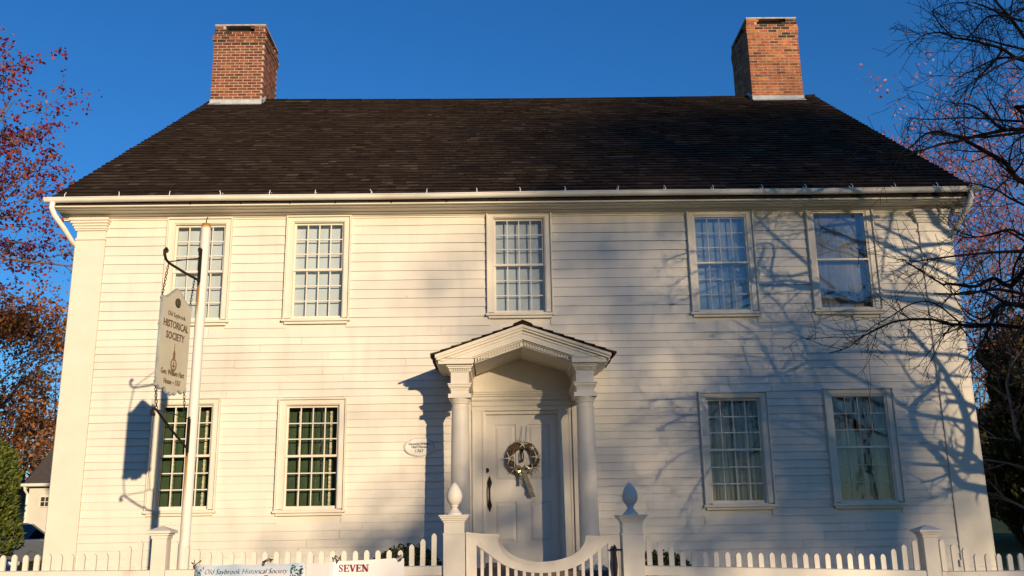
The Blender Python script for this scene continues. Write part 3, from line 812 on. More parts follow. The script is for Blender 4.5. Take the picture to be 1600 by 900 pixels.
def disc(mb,cx,cz,r_,y0,y1,n=20,rz=None):
    mb.prism([(cx+r_*math.cos(2*math.pi*k/n),cz+(rz or r_)*math.sin(2*math.pi*k/n)) for k in range(n)],'y',y0,y1)
lk=MB(); disc(lk,-.158,2.205,.036,.035,.0545); disc(lk,-.158,2.205,.016,.02,.035); lk.build('lock','iron',door)
kn=MB(); disc(kn,.375,2.50,.03,.03,.0545); kn.tube([(.375,.03,2.50),(.355,-.005,2.44),(.355,-.01,2.37),(.375,-.012,2.34),(.395,-.01,2.37),(.395,-.005,2.44),(.375,.03,2.50)],.010,6); disc(kn,.375,2.34,.022,-.03,.05); kn.build('knocker','iron',door)
# steps
st=MB().box(-.80,1.56,-1.28,.02,.62,.80).box(-.95,1.71,-1.62,-1.28,.40,.61)
st.box(-.2,.95,-.03,.055,.80,.868)
st.build('door_step','step',house,bevel=.01)
# wall lantern-free; small black downlight cable omitted

# wreath on the door
wr=tag(empty('wreath',(.385,.0,2.10)),'round twig wreath with white starfish and silver ribbon hanging on the front door','wreath')
tw=MB(); r=random.Random(4); cx,cz=.387,2.375
for k in range(60):
    ph=r.uniform(0,6.28); ro=.20+r.uniform(-.04,.04); n=12; span=r.uniform(1.5,4); pts=[]
    for j in range(n+1):
        a=ph+span*j/n; rr=ro+.022*math.sin(a*3+k); pts.append((cx+rr*math.cos(a),-.005+.03*math.sin(a*2.3+k)+r.uniform(-.01,.01),cz+rr*math.sin(a)))
    tw.tube(pts,.0075,4)
for k in range(60):
    a=r.uniform(0,6.28); rr=.2+r.uniform(-.04,.05); d=Vector((math.cos(a+r.uniform(-1,1)),r.uniform(-.5,0),math.sin(a+r.uniform(-1,1))))*.05
    p=Vector((cx+rr*math.cos(a),-.02,cz+rr*math.sin(a))); tw.tube([p,p+d],.004,3)
tw.build('twig_ring','twig',wr,fix=False)
for k,(a,s_) in enumerate(((90,.075),(5,.11),(-50,.09),(-130,.09),(180,.115),(45,.05))):
    sf=MB(); ax=cx+.205*math.cos(R(a)); az=cz+.205*math.sin(R(a)); ph=r.uniform(0,1.2)
    for j in range(5):
        q=ph+2*math.pi*j/5; sf.tube([(ax,-.05,az),(ax+s_*.5*math.cos(q),-.052,az+s_*.5*math.sin(q)),(ax+s_*math.cos(q),-.04,az+s_*math.sin(q))],[.012,.008,.003],6)
    sf.build('starfish','star',wr,smooth=True)
rb=MB()
for x_ in (-.02,.05): rb=MB(); rb.tube([(cx+x_+.015,.045,2.86),(cx+x_*1.3,-.02,2.56)],.005,4); rb.build('ribbon_hanger','ribbon',wr,fix=False)
rb=MB()
def strip(mb,pts,w_,):
    for i in range(len(pts)-1):
        a,b=pts[i],pts[i+1]; mb.add([(a[0]-w_,a[1],a[2]),(a[0]+w_,a[1]+.01,a[2]),(b[0]+w_,b[1]+.01,b[2]),(b[0]-w_,b[1],b[2])],[(0,1,2,3)])
strip(rb,[(.36,-.06,2.22),(.40,-.09,2.16),(.43,-.05,2.08),(.455,-.09,2.0),(.49,-.05,1.93),(.50,-.09,1.87),(.53,-.06,1.80)],.036)
rb.build('ribbon_tail','ribbon',wr,fix=False); rb=MB()
strip(rb,[(.35,-.05,2.22),(.36,-.07,2.12),(.345,-.03,2.05),(.35,-.06,1.98)],.026); rb.build('ribbon_tail','ribbon',wr,fix=False); rb=MB()
for s in (-1,1):
    rb.tube([(.37,-.05,2.2),(.37+s*.05,-.10,2.25),(.37+s*.11,-.08,2.22),(.37+s*.06,-.06,2.17),(.37,-.05,2.2)],[.02,.03,.028,.024,.02],6)
rb.build('bow','ribbon',wr,fix=False)

# oval plaque
pq=MB(); disc(pq,-1.165,2.562,.232,-.042,-.015,40,.142)
plq=tag(pq.build('plaque','plaque',base=(-1.165,-.03,2.42)),'small white oval plaque with black lettering beside the front door','plaque')
bd=MB(); n=40
for k in range(n):
    a,b=2*math.pi*k/n,2*math.pi*(k+1)/n
    P_=lambda q,s:(-1.165+s*.232*math.cos(q),-.044,2.562+s*.142*math.sin(q))
    bd.quad(P_(a,.93),P_(b,.93),P_(b,.955),P_(a,.955))
bd.build('border','black',plq,fix=False)
tx=MB()
for t,dz_,s_,w_ in (('General William',.045,.05,.33),('Hart House',.0,.05,.24),('1767',-.062,.06,.12)):
    vs,fs=text_mesh(t,s_,w_,offset=.0008); tx.add([(-1.165+v[0],-.0445-v[2],2.562+dz_+v[1]) for v in vs],fs)
tx.build('lettering','black',plq,fix=False)
# ------------------------------------------------------------------ fence
FY=-6.3
SX=.0915
def picket_mesh(h):
    # top at z=0 going down h, rounded gothic head
    w_=.0205; t=.010
    poly=[(-w_,-h),(w_,-h),(w_,-.024),(w_*.72,-.010),(w_*.3,-.002),(0,0),(-w_*.3,-.002),(-w_*.72,-.010),(-w_,-.024)]
    mb=MB().prism(poly,'y',-t,t); return mb
PK={}
def fence(name_label,x0,x1,rl,rr,pt_l,pt_r,riseL,riseR,phase,group='white picket fence runs along the sidewalk'):
    f=tag(empty('picket_fence',((x0+x1)/2,FY,0)),name_label,'picket fence',group)
    rz_=lambda x: rl+(rr-rl)*(x-x0)/(x1-x0)
    pz_=lambda x: pt_l+(pt_r-pt_l)*(x-x0)/(x1-x0)
    for dz_,(d0,d1) in (('t',(-.075,0)),('b',(-.80,-.725))):
        mb=MB(); mb.add([(x0,FY-.055,rz_(x0)+d0),(x1,FY-.055,rz_(x1)+d0),(x1,FY-.012,rz_(x1)+d0),(x0,FY-.012,rz_(x0)+d0),(x0,FY-.055,rz_(x0)+d1),(x1,FY-.055,rz_(x1)+d1),(x1,FY-.012,rz_(x1)+d1+.004),(x0,FY-.012,rz_(x0)+d1+.004)],[(0,3,2,1),(4,5,6,7),(0,1,5,4),(1,2,6,5),(2,3,7,6),(3,0,4,7)])
        mb.build('rail','fence',f,bevel=.004)
    xs=[]; x=x0+phase
    while x<x1-.03: xs.append(x); x+=SX
    n=len(xs); r=random.Random(int(abs(x0)*100))
    for i,x in enumerate(xs):
        up=0
        if riseL and i<len(riseL): up=riseL[i]
        if riseR and n-1-i<len(riseR): up=riseR[n-1-i]
        zt=pz_(x)+up; key=round(up,3)
        if key not in PK:
            o=picket_mesh(.98+up).build('picket','fence',f,fix=True); o.data.transform(Matrix.Translation(f.location)); PK[key]=o
        else:
            o=PK[key].copy(); col.objects.link(o); o.parent=f
        o.location=Vector((x,FY,zt+r.uniform(-.003,.003)))-f.location; o.rotation_euler=(0,R(r.uniform(-.9,.9)),R(r.uniform(-2,2)))
    return f
P1,P2,P3,P4=-2.745,-.358,1.098,3.545
fence('white picket fence left of the square capped post, in front of the house corner',-7.6,P1-.062,1.155,1.115,1.258,1.25,None,[.095,.055,.02],.02)
fence('white picket fence hung with two banners, between the capped post and the gate',P1+.062,P2-.088,1.115,1.11,1.25,1.238,[.09,.05,.02],[.128,.085,.045],.055)
fence('white picket fence on the right of the gate, with picket tops dipping between two posts',P3+.088,P4-.062,1.085,1.01,1.20,1.135,[.125,.085,.045],[.118,.08,.045],.05)
fence('white picket fence at far right, beyond the square post with a pyramid cap',P4+.062,8.2,1.0,.97,1.135,1.115,[.115,.08,.045],None,.05)
def post(x,zt,label):
    p=tag(empty('fence_post',(x,FY,0)),label,'fence post','fence posts with caps')
    MB().box(x-.059,x+.059,FY-.059,FY+.059,-.02,zt-.085).box(x-.068,x+.068,FY-.068,FY+.068,-.02,.12).build('post_shaft','fence',p,bevel=.003)
    c=MB().box(x-.066,x+.066,FY-.066,FY+.066,zt-.095,zt-.07).box(x-.078,x+.078,FY-.078,FY+.078,zt-.0695,zt-.052).box(x-.096,x+.096,FY-.096,FY+.096,zt-.0515,zt-.032)
    c.add([(x-.096,FY-.096,zt-.0315),(x+.096,FY-.096,zt-.0315),(x+.096,FY+.096,zt-.0315),(x-.096,FY+.096,zt-.0315),(x,FY,zt+.008)],[(0,1,4),(1,2,4),(2,3,4),(3,0,4),(3,2,1,0)])
    c.build('cap','fence',p,bevel=.002)
post(P1,1.455,'square white fence post with pyramid cap beside the sign pole')
post(P4,1.365,'square white fence post with pyramid cap near the right corner of the house')
def gatepost(x,zt,label):
    p=tag(empty('gate_post',(x,FY,0)),label,'gate post','gate posts with egg shaped finials')
    s=MB().box(x-.088,x+.088,FY-.088,FY+.088,-.02,zt-.155).box(x-.083,x+.083,FY-.083,FY+.083,zt-.1545,zt-.05).box(x-.092,x+.092,FY-.092,FY+.092,zt-.160,zt-.145)
    s.build('post_shaft','fence',p,bevel=.003)
    c=MB()
    for a,b,e in ((zt-.062,zt-.045,.090),(zt-.0445,zt-.028,.102),(zt-.0275,zt-.012,.114),(zt-.0115,zt,.124)): c.box(x-e,x+e,FY-e,FY+e,a,b)
    c.build('cap','fence',p,bevel=.002)
    pr=[(.062,zt+.0),(.062,zt+.012),(.05,zt+.022),(.034,zt+.042),(.024,zt+.056),(.022,zt+.062),(.034,zt+.066)]
    H_=.198; z0=zt+.066
    for k in range(1,17):
        t=k/16; r_=.066*math.sin(math.pi*t**.78)**.72 if t<1 else .001
        pr.append((max(r_,.001),z0+H_*t))
    MB().lathe((x,FY),pr,32).build('finial','fence',p,smooth='auto')
gatepost(P2,1.512,'white gate post with egg finial on the left of the gate')
gatepost(P3,1.490,'white gate post with egg finial on the right of the gate')
# gate
g=tag(empty('garden_gate',(.36,FY,.1)),'low white garden gate with scooped top rail in front of the door','gate')
X0,X1=P2+.096,P3-.115; xc=.362; a_=.355; zl,zr=1.362,1.322; bz=1.118
fr=MB()
def top(x):  # scoop line
    t=(x-xc)/a_
    if abs(t)>=1: return None
    base=zl+(zr-zl)*(x-X0)/(X1-X0)
    return base-(base-bz)*math.sqrt(max(0,1-t*t))**.85
n=48
U=[(xc+a_*math.sin(-math.pi/2+math.pi*k/n)) for k in range(n+1)]
# top band following the curve
band=.075
def seg(mb,xa,za,xb,zb,th,y0,y1,up=0):
    mb.add([(xa,y0,za+up-th),(xb,y0,zb+up-th),(xb,y1,zb+up-th),(xa,y1,za+up-th),(xa,y0,za+up),(xb,y0,zb+up),(xb,y1,zb+up),(xa,y1,za+up)],[(0,3,2,1),(4,5,6,7),(0,1,5,4),(1,2,6,5),(2,3,7,6),(3,0,4,7)])
def bottomcurve(x):
    t=(x-xc)/(a_+.075)
    if abs(t)>=1: return 9
    base=1.27
    return base-(base-(bz-band))*math.sqrt(1-t*t)**.9
poly=[]
for k in range(n+1):
    x=U[k]; z=top(x) if 0<k<n else (zl+(zr-zl)*(x-X0)/(X1-X0)); poly.append((x,z))
topl=[(X0,zl)]+poly+[(X1,zr)]
bx0,bx1=X0+.085,X1-.085
bot=[(bx0,1.268)]
m_=40
for k in range(m_+1):
    x=bx0+(bx1-bx0)*k/m_; bot.append((x,min(1.268,bottomcurve(x))))
bot.append((bx1,1.268))
# strip mesh between top and bottom curves (front/back), built as quads at shared x
xs_=sorted(set([round(p[0],4) for p in topl]+[round(X0,4),round(X1,4),round(bx0,4),round(bx1,4)]))
def tz(x):
    if x<=xc-a_ or x>=xc+a_: return zl+(zr-zl)*(x-X0)/(X1-X0)
    return top(x)
def bzf(x):
    if x<bx0+.0001 or x>bx1-.0001: return .25
    return min(1.268,bottomcurve(x),tz(x)-.05)
for i in range(len(xs_)-1):
    xa,xb=xs_[i],xs_[i+1]
    if xb-xa<1e-4: continue
    xm1,xm2=xa+1e-4,xb-1e-4
    ta,tb=tz(xm1),tz(xm2); ba,bb=bzf(xm1),bzf(xm2)
    fr.add([(xa,FY-.02,ba),(xb,FY-.02,bb),(xb,FY+.02,bb),(xa,FY+.02,ba),(xa,FY-.02,ta),(xb,FY-.02,tb),(xb,FY+.02,tb),(xa,FY+.02,ta)],[(0,3,2,1),(4,5,6,7),(0,1,5,4),(2,3,7,6)]+([(3,0,4,7)] if i==0 else [])+([(1,2,6,5)] if xb>X1-.001 else []))
fr.box(bx0,bx1,FY-.018,FY+.018,.25,.36)
fr.build('gate_frame','fence',g,fix=True)
# moulding along the top
ml=MB(); pts=[]
L_=[(X0-.0,zl)]+[(x,tz(x+(1e-3 if x<xc else -1e-3))) for x in U]+[(X1,zr)]
for i in range(len(L_)-1):
    (xa,za),(xb,zb)=L_[i],L_[i+1]; seg(ml,xa,za+.012,xb,zb+.012,.014,FY-.034,FY+.034); seg(ml,xa,za-.003,xb,zb-.003,.016,FY-.028,FY+.028)
ml.build('top_moulding','fence',g,fix=True)
x=bx0+.045
while x<bx1-.02:
    MB().box(x-.013,x+.013,FY-.009,FY+.009,.30,bzf(x)+.02).build('baluster','fence',g); x+=.0685
# latch
lt=MB().box(P3-.165,P3-.14,FY-.06,FY-.021,1.0,1.2)
lt.tube([(P3-.150,FY-.055,1.255),(P3-.150,FY-.06,1.225),(P3-.150,FY-.06,1.19),(P3-.152,FY-.06,1.10),(P3-.150,FY-.06,1.02),(P3-.150,FY-.05,.97)],[.004,.018,.012,.022,.014,.006],8)
lt.tube([(P3-.19,FY-.05,1.215),(P3-.09,FY-.05,1.215)],.007,6)
lt.build('latch','iron',g)

# ------------------------------------------------------------------ hanging sign and its pole
pole=tag(empty('sign_pole',(-3.415,-3.65,.25)),'tall round white sign pole streaked with rust, standing behind the fence','sign pole')
MB().lathe((-3.415,-3.65),[(.064,.25),(.0605,1.26),(.0605,1.262),(.056,1.27),(.0555,3.0),(.054,4.90),(.050,4.915),(.045,4.93)],24).build('pole_shaft','pole',pole,smooth='auto')
MB().tube([(-3.415,-3.65,4.92),(-3.415,-3.65,4.99),(-3.40,-3.65,5.01)],[.008,.006,.009],6).build('top_hook','iron',pole)
ud=Vector((.205,.979,0)).normalized(); nd=Vector((ud.y,-ud.x,0))
pf=Vector((-3.435,-3.712,0))
def bracket(zb,zt,lo):
    mb=MB()
    # plate
    p=pf; 
    a=[p-nd*.018,p+nd*.018,p+nd*.018-ud*.012,p-nd*.018-ud*.012]
    mb.add([(*q.xy,zb) for q in a]+[(*q.xy,zt) for q in a],[(0,1,2,3),(7,6,5,4),(0,4,5,1),(1,5,6,2),(2,6,7,3),(3,7,4,0)])
    e=p-ud*.74
    def at(s,z): q=p-ud*s; return (q.x,q.y,z)
    if not lo:
        mb.tube([at(.0,zb+.02),at(.3,zb+.03),at(.64,zb+.055),at(.71,zb+.08),at(.745,zb+.13),at(.745,zb+.175),at(.72,zb+.20),at(.695,zb+.185),at(.70,zb+.16)],[.016,.016,.015,.015,.017,.019,.018,.016,.012],7)
        mb.tube([at(.0,zt-.11),at(.3,zt-.21),at(.66,zb+.065)],.007,5)
        mb.tube([at(-.0,zt-.03),at(.02,zt+.0),at(.05,zt-.015),at(.04,zt-.05)],[.014,.018,.016,.012],6)
    else:
        mb.tube([at(.0,zb+.04),at(.35,(zb+zt)/2+.03),at(.66,zt+.025),at(.72,zt+.04),at(.755,zt+.01),at(.745,zt-.03),at(.71,zt-.03),at(.705,zt-.005)],[.013,.014,.014,.015,.018,.018,.016,.012],7)
        mb.tube([at(0,zt-.0),at(.35,zt+.02),at(.66,zt+.03)],.006,5)
        mb.tube([at(0,zt+.02),at(.02,zt+.0)],.012,5)
    mb.tube([at(.0,zb),at(.01,zb-.03)],[.014,.01],6)
    mb.build('bracket','iron',pole,smooth='auto')
bracket(4.20,4.60,False); bracket(2.25,2.62,True)
C0=Vector((-3.540,-4.10,0)); 
sg=tag(empty('hanging_sign',(C0.x,C0.y,2.9)),'cream hanging sign board lettered HISTORICAL SOCIETY, chained to iron brackets on the pole','hanging sign')
hw=.302
half=[(0,4.015),(.03,4.005),(.10,3.955),(.17,3.905),(.235,3.875),(.258,3.872),(.270,3.885),(.280,3.868),(hw,3.872),(hw,3.855),(.285,3.83),(hw-.01,3.82),(hw-.01,2.99),(.285,2.97),(hw,2.945),(.298,2.905),(.27,2.925),(.24,2.905),(.215,2.885),(.18,2.90),(.155,2.915),(.12,2.90),(.10,2.87),(.075,2.855),(.05,2.875),(.025,2.865),(0,2.84)]
poly=[(u,z) for u,z in half]+[(-u,z) for u,z in reversed(half[1:-1])]
def onsign(u,z,d): q=C0+ud*u+nd*d; return (q.x,q.y,z)
def signprism(poly,d0,d1):
    n=len(poly); vs=[onsign(u,z,d0) for u,z in poly]+[onsign(u,z,d1) for u,z in poly]
    return MB().add(vs,[tuple(range(n)),tuple(range(2*n-1,n-1,-1))]+[(i,i+n,(i+1)%n+n,(i+1)%n) for i in range(n)])
# triangulate via bmesh fill to avoid concave ngon artefacts
def build_tri(mb,name,m,parent):
    o=mb.build(name,m,parent); bm=bmesh.new(); bm.from_mesh(o.data); bmesh.ops.triangulate(bm,faces=[f for f in bm.faces if len(f.verts)>4]); bm.to_mesh(o.data); bm.free(); return o
build_tri(signprism(poly,-.016,.016),'sign_board','signface',sg)
ed=MB(); n=len(poly)
for i in range(n):
    a,b=poly[i],poly[(i+1)%n]
    for d in (.0165,-.0165):
        ca=(a[0]*.955,3.43+(a[1]-3.43)*.972); cb=(b[0]*.955,3.43+(b[1]-3.43)*.972)
        ed.quad(onsign(*a,d),onsign(*b,d),onsign(*cb,d),onsign(*ca,d))
        break
for i in range(n):
    a,b=poly[i],poly[(i+1)%n]; k=1.004
    ed.quad(onsign(a[0]*k,a[1]+(.001 if a[1]>3.4 else -.001),-.017),onsign(b[0]*k,b[1]+(.001 if b[1]>3.4 else -.001),-.017),onsign(b[0]*k,b[1]+(.001 if b[1]>3.4 else -.001),.010),onsign(a[0]*k,a[1]+(.001 if a[1]>3.4 else -.001),.010))
ed.build('sign_border','signedge',sg,fix=False) if False else None
e2=MB()
for i in range(n):
    a,b=poly[i],poly[(i+1)%n]
    e2.tube([onsign(a[0],a[1],0),onsign(b[0],b[1],0)],.0175,6)
e2.build('sign_border','signedge',sg)
def signtext(t,u,z,s,w_,m='ink',off=0.001):
    for sd in (1,-1):
        vs,fs=text_mesh(t,s,w_,offset=off)
        o=MB().add([onsign(u*sd+v[0]*sd,z+v[1],sd*(.018+v[2])) for v in vs],fs).build('lettering',m,sg,fix=False)
signtext('Old Saybrook',0,3.715,.075,.36,off=-.001)
signtext('HISTORICAL',0,3.60,.115,.50)
signtext('SOCIETY',0,3.475,.115,.37)
signtext('Gen. William Hart',0,3.075,.085,.47,off=0)
signtext('House ~ 1767',0,2.975,.085,.33,off=0)
# oval boss and emblem (cupola over a laurel spray)
for sd in (1,-1):
    ov=MB(); k_=24
    def el(r1,r2,cz,d0,d1,mb):
        pp=[(r1*math.cos(2*math.pi*k/k_),cz+r2*math.sin(2*math.pi*k/k_)) for k in range(k_)]
        q=signprism(pp,d0,d1); mb.add(q.v,q.f)
    el(.052,.052,3.86,sd*.0165,sd*.026,ov); ov.build('oval_boss','oval',sg)
    rg=MB()
    for k in range(16):
        a=2*math.pi*k/16; rg.tube([onsign(.034*math.cos(a),3.86+.034*math.sin(a),sd*.027),onsign(.034*math.cos(a+.3),3.86+.034*math.sin(a+.3),sd*.027)],.004,4)
    rg.tube([onsign(-.012,3.86,sd*.027),onsign(.012,3.86,sd*.027)],.007,5)
    rg.build('boss_ring','gold',sg)
    em=MB()
    def pl(pp): q=signprism(pp,sd*.0165,sd*.021); em.add(q.v,q.f)
    pl([(-.006,3.30),(.006,3.30),(.003,3.40),(-.003,3.40)]); pl([(-.028,3.275),(.028,3.275),(.006,3.325),(-.006,3.325)]); pl([(-.022,3.235),(.022,3.235),(.022,3.27),(-.022,3.27)]); pl([(-.040,3.215),(.040,3.215),(.034,3.23),(-.034,3.23)])
    for s in (-1,1):
        for k in range(7):
            a=-1.45+k*.33; cx_=s*.052*math.cos(a); cz_=3.165+.062*math.sin(a)
            pl([(cx_-.010,cz_),(cx_,cz_+.018),(cx_+.012,cz_+.004),(cx_+.002,cz_-.010)])
    pl([(-.010,3.13),(.010,3.13),(.008,3.20),(-.008,3.20)]); pl([(-.03,3.15),(.03,3.15),(.03,3.16),(-.03,3.16)])
    em.build('emblem','gold',sg)
def chain(p0,p1,n):
    mb=MB(); p0=Vector(p0); p1=Vector(p1); d=(p1-p0); L=d.length/n; d.normalize(); s1=d.orthogonal().normalized(); s2=d.cross(s1)
    for k in range(n):
        c=p0+d*(L*(k+.5)); s=(s1+s2).normalized() if k%2 else (s1-s2).normalized()
        pts=[c+d*(L*.62)*math.cos(2*math.pi*j/10)+s*.011*math.sin(2*math.pi*j/10) for j in range(11)]
        mb.tube(pts,.0042,4,cap=False)
    mb.build('chain','iron',sg)
q=pf-ud*.655; w1=(q.x,q.y,4.25); chain(w1,onsign(-.292,3.885,0),11)
q=pf-ud*.10; w2=(q.x,q.y,4.215); chain(w2,onsign(.285,3.885,0),10)
q=pf-ud*.665; chain(onsign(-.288,2.91,0),(q.x,q.y,2.655),8)
q=pf-ud*.11; chain(onsign(.288,2.91,0),(q.x,q.y,2.63),8)

# ------------------------------------------------------------------ banners tied to the fence
BY=FY-.063
b1=tag(empty('banner',(-2.0,BY,.55)),'pale blue printed banner lettered Old Saybrook Historical Society, tied to the fence','banner','banners tied to the picket fence')
mb=MB(); n=24
for k in range(n+1):
    x=-2.435+.875*k/n; y=BY-.012-.010*math.sin(k*.7); zt=1.147+.004*math.sin(k*.9)+.006*(k/n)
    mb.v+=[(x,y,zt),(x,y-.02,.85),(x,y,.55)]
for k in range(n):
    for j in range(2): a=3*k+j; mb.f.append((a,a+1,a+4,a+3))
sh=mb.build('banner_sheet','bluebanner',b1,smooth=True,fix=False); sm=sh.modifiers.new('t','SOLIDIFY'); sm.thickness=.002
vs,fs=text_mesh('Old Saybrook Historical Society',.058,.66,shear=.35,offset=-.0012)
MB().add([(-2.02+v[0],BY-.030-v[2],1.096+v[1]) for v in vs],fs).build('lettering','black',b1,fix=False)
lf=MB(); r=random.Random(8)
for k in range(90):
    if k==60: lf.build('tree_print','teal',b1,fix=False); lf=MB()
    if k<60: cx_,cz_=-1.62+r.uniform(-.05,.05),1.10+r.uniform(-.09,.04)
    else: cx_,cz_=-2.40+r.gauss(0,.02),1.10+r.gauss(-.03,.03)
    cz_=min(cz_,1.14); cx_=min(max(cx_,-2.43),-1.565); a=r.uniform(0,3.1); l=r.uniform(.008,.02)
    lf.quad((cx_-l*math.cos(a),BY-.032,cz_-l*math.sin(a)),(cx_+.004,BY-.032,cz_-.004),(cx_+l*math.cos(a),BY-.032,cz_+l*math.sin(a)),(cx_-.004,BY-.032,cz_+.005))
lf.build('tree_print','teal',b1,fix=False)
vp=MB()
for x_,z_,w_,h_,in ((-2.14,1.035,.07,.03),(-1.93,1.03,.05,.04),(-1.80,1.035,.045,.03)): 
    disc(vp,x_,z_,w_*.5,BY-.035,BY-.031,14,h_*.6)
vp.build('flower_print','violet',b1)
rp=MB(); rp.box(-1.872,-1.845,BY-.036,BY-.032,1.00,1.065); rp.build('lighthouse_print','red',b1)
b2=tag(empty('banner',(-1.16,BY,.5)),'white banner with crimson lettering SEVEN, tied to the fence near the gate','banner','banners tied to the picket fence')
mb=MB(); XS=[(-1.548,.0,1.150),(-1.50,.010,1.150),(-1.43,.028,1.150),(-1.355,.045,1.152),(-1.325,.048,1.160),(-1.25,.030,1.164),(-1.1,.016,1.168),(-.95,.012,1.174),(-.85,.010,1.178),(-.762,.004,1.176)]
for x,d,z in XS: mb.v+=[(x,BY-d,z),(x,BY-d-.006,.83),(x,BY-d,.5)]
for k in range(len(XS)-1):
    for j in range(2): a=3*k+j; mb.f.append((a,a+1,a+4,a+3))
sh=mb.build('banner_sheet','banner',b2,smooth=False,fix=False); sm=sh.modifiers.new('t','SOLIDIFY'); sm.thickness=.002
# serif capitals drawn as strokes
def serif(mb,ch,x,z,h,w_):
    def st(x0,z0,x1,z1,t):
        d=Vector((x1-x0,0,z1-z0)).normalized(); p=Vector((-d.z,0,d.x))*t/2
        a=Vector((x+x0*w_,BY-.040,z+z0*h)); b=Vector((x+x1*w_,BY-.040,z+z1*h))
        dd=(b-a).normalized(); pp=Vector((-dd.z,0,dd.x))*t*h/2
        mb.quad(tuple(a+pp),tuple(a-pp),tuple(b-pp),tuple(b+pp))
    T=.21; F=.08
    if ch=='E':
        st(.22,0,.22,1,T); st(0,.96,.95,.96,F); st(0,.04,.98,.04,F); st(.22,.52,.75,.52,F); st(.93,.75,.93,1,F); st(.95,0,.95,.28,F); st(.73,.38,.73,.66,F)
    if ch=='V':
        st(.18,1,.52,0,T); st(.88,1,.52,0,F*1.2); st(0,.96,.4,.96,F); st(.68,.96,1.05,.96,F)
    if ch=='N':
        st(.18,0,.18,1,F*1.2); st(.88,0,.88,1,F*1.2); st(.12,1,.88,0,T); st(0,.04,.38,.04,F); st(-.02,.96,.3,.96,F); st(.70,.96,1.05,.96,F)
    if ch=='S':
        pts=[(.82,.78),(.70,.93),(.45,.98),(.22,.88),(.18,.70),(.38,.56),(.62,.45),(.80,.28),(.74,.10),(.50,.02),(.25,.07),(.14,.24)]
        th=[.09,.1,.1,.14,.18,.22,.22,.18,.14,.1,.1,.09]
        for i in range(len(pts)-1): st(*pts[i],*pts[i+1],(th[i]+th[i+1])/2)
        st(.84,.70,.84,1,F); st(.12,0,.12,.3,F)
sv=MB(); xx=-1.283
for chh,wd in (('S',.040),('E',.041),('V',.050),('E',.041),('N',.052)):
    serif(sv,chh,xx,1.082,.054,wd); xx+=wd+.0045
sv.build('lettering','red',b2,fix=False)
for px_,pz_,b_ in ((-2.44,1.135,b1),(-1.88,1.15,b1),(-1.30,1.155,b2),(-.79,1.165,b2)):
    t=MB(); r=random.Random(int(px_*-100))
    for k in range(3):
        t.tube([(px_,BY-.045,pz_-.01),(px_+r.uniform(-.02,.02),BY-.05,pz_+.02),(px_+r.uniform(-.06,.05),FY+.0,pz_+r.uniform(.03,.06)),(px_+r.uniform(-.03,.03),FY+.03,pz_+.01)],.0035,4)
    t.build('tie','twine',b_)

# ------------------------------------------------------------------ trees
def grow(T,tips,p,d,L,r,lvl,rng,up=.08,wig=.22,kids=(3,5),spread=(.45,1.0),shrink=(.5,.75),taper=.45,minr=.003,sides=5,nseg=4):
    pts=[p.copy()]; rad=[r]; q=p.copy(); dd=d.copy()
    for k in range(nseg):
        dd=(dd+Vector((rng.gauss(0,wig),rng.gauss(0,wig),rng.gauss(0,wig)+up))*.6).normalized()
        q=q+dd*(L/nseg); pts.append(q.copy()); rad.append(max(minr,r*(1-(1-taper)*(k+1)/nseg)))
    T.tube(pts,rad,max(3,sides-(0 if lvl>1 else 2)),cap=False)
    if lvl<=1:
        tips.extend(pts[1:])
    if lvl<=0: return
    nk=rng.randint(*kids)
    for k in range(nk):
        f=.25+.75*(k+rng.random()*.7)/nk; f=min(f,1)
        i=min(nseg-1,int(f*nseg)); s=f*nseg-i; base=pts[i].lerp(pts[i+1],s)
        ax=dd.orthogonal().normalized(); ax.rotate(Matrix.Rotation(rng.uniform(0,6.28),3,dd)) if False else None
        ax=Matrix.Rotation(rng.uniform(0,6.283),3,dd)@ax
        nd_=(Matrix.Rotation(rng.uniform(*spread),3,ax)@(pts[i+1]-pts[i]).normalized())
        grow(T,tips,base,nd_,L*rng.uniform(*shrink),max(minr,rad[i]*rng.uniform(.5,.68)),lvl-1,rng,up,wig,kids,spread,shrink,taper,minr,sides,nseg)
def leaves(mb,tips,n,size,rng,spread=.12,thin=None):
    for k in range(n):
        p=tips[rng.randrange(len(tips))]
        if thin and p.z<thin and rng.random()<.72: continue
        c=p+Vector((rng.gauss(0,spread),rng.gauss(0,spread),rng.gauss(0,spread)))
        s=size*rng.uniform(.6,1.3)
        a=Vector((rng.gauss(0,1),rng.gauss(0,1),rng.gauss(0,1))).normalized(); b=a.orthogonal().normalized(); b=Matrix.Rotation(rng.uniform(0,6.28),3,a)@b
        c2=a.cross(b)
        mb.quad(tuple(c-b*s*.5),tuple(c+c2*s*.32),tuple(c+b*s*.5),tuple(c-c2*s*.32))
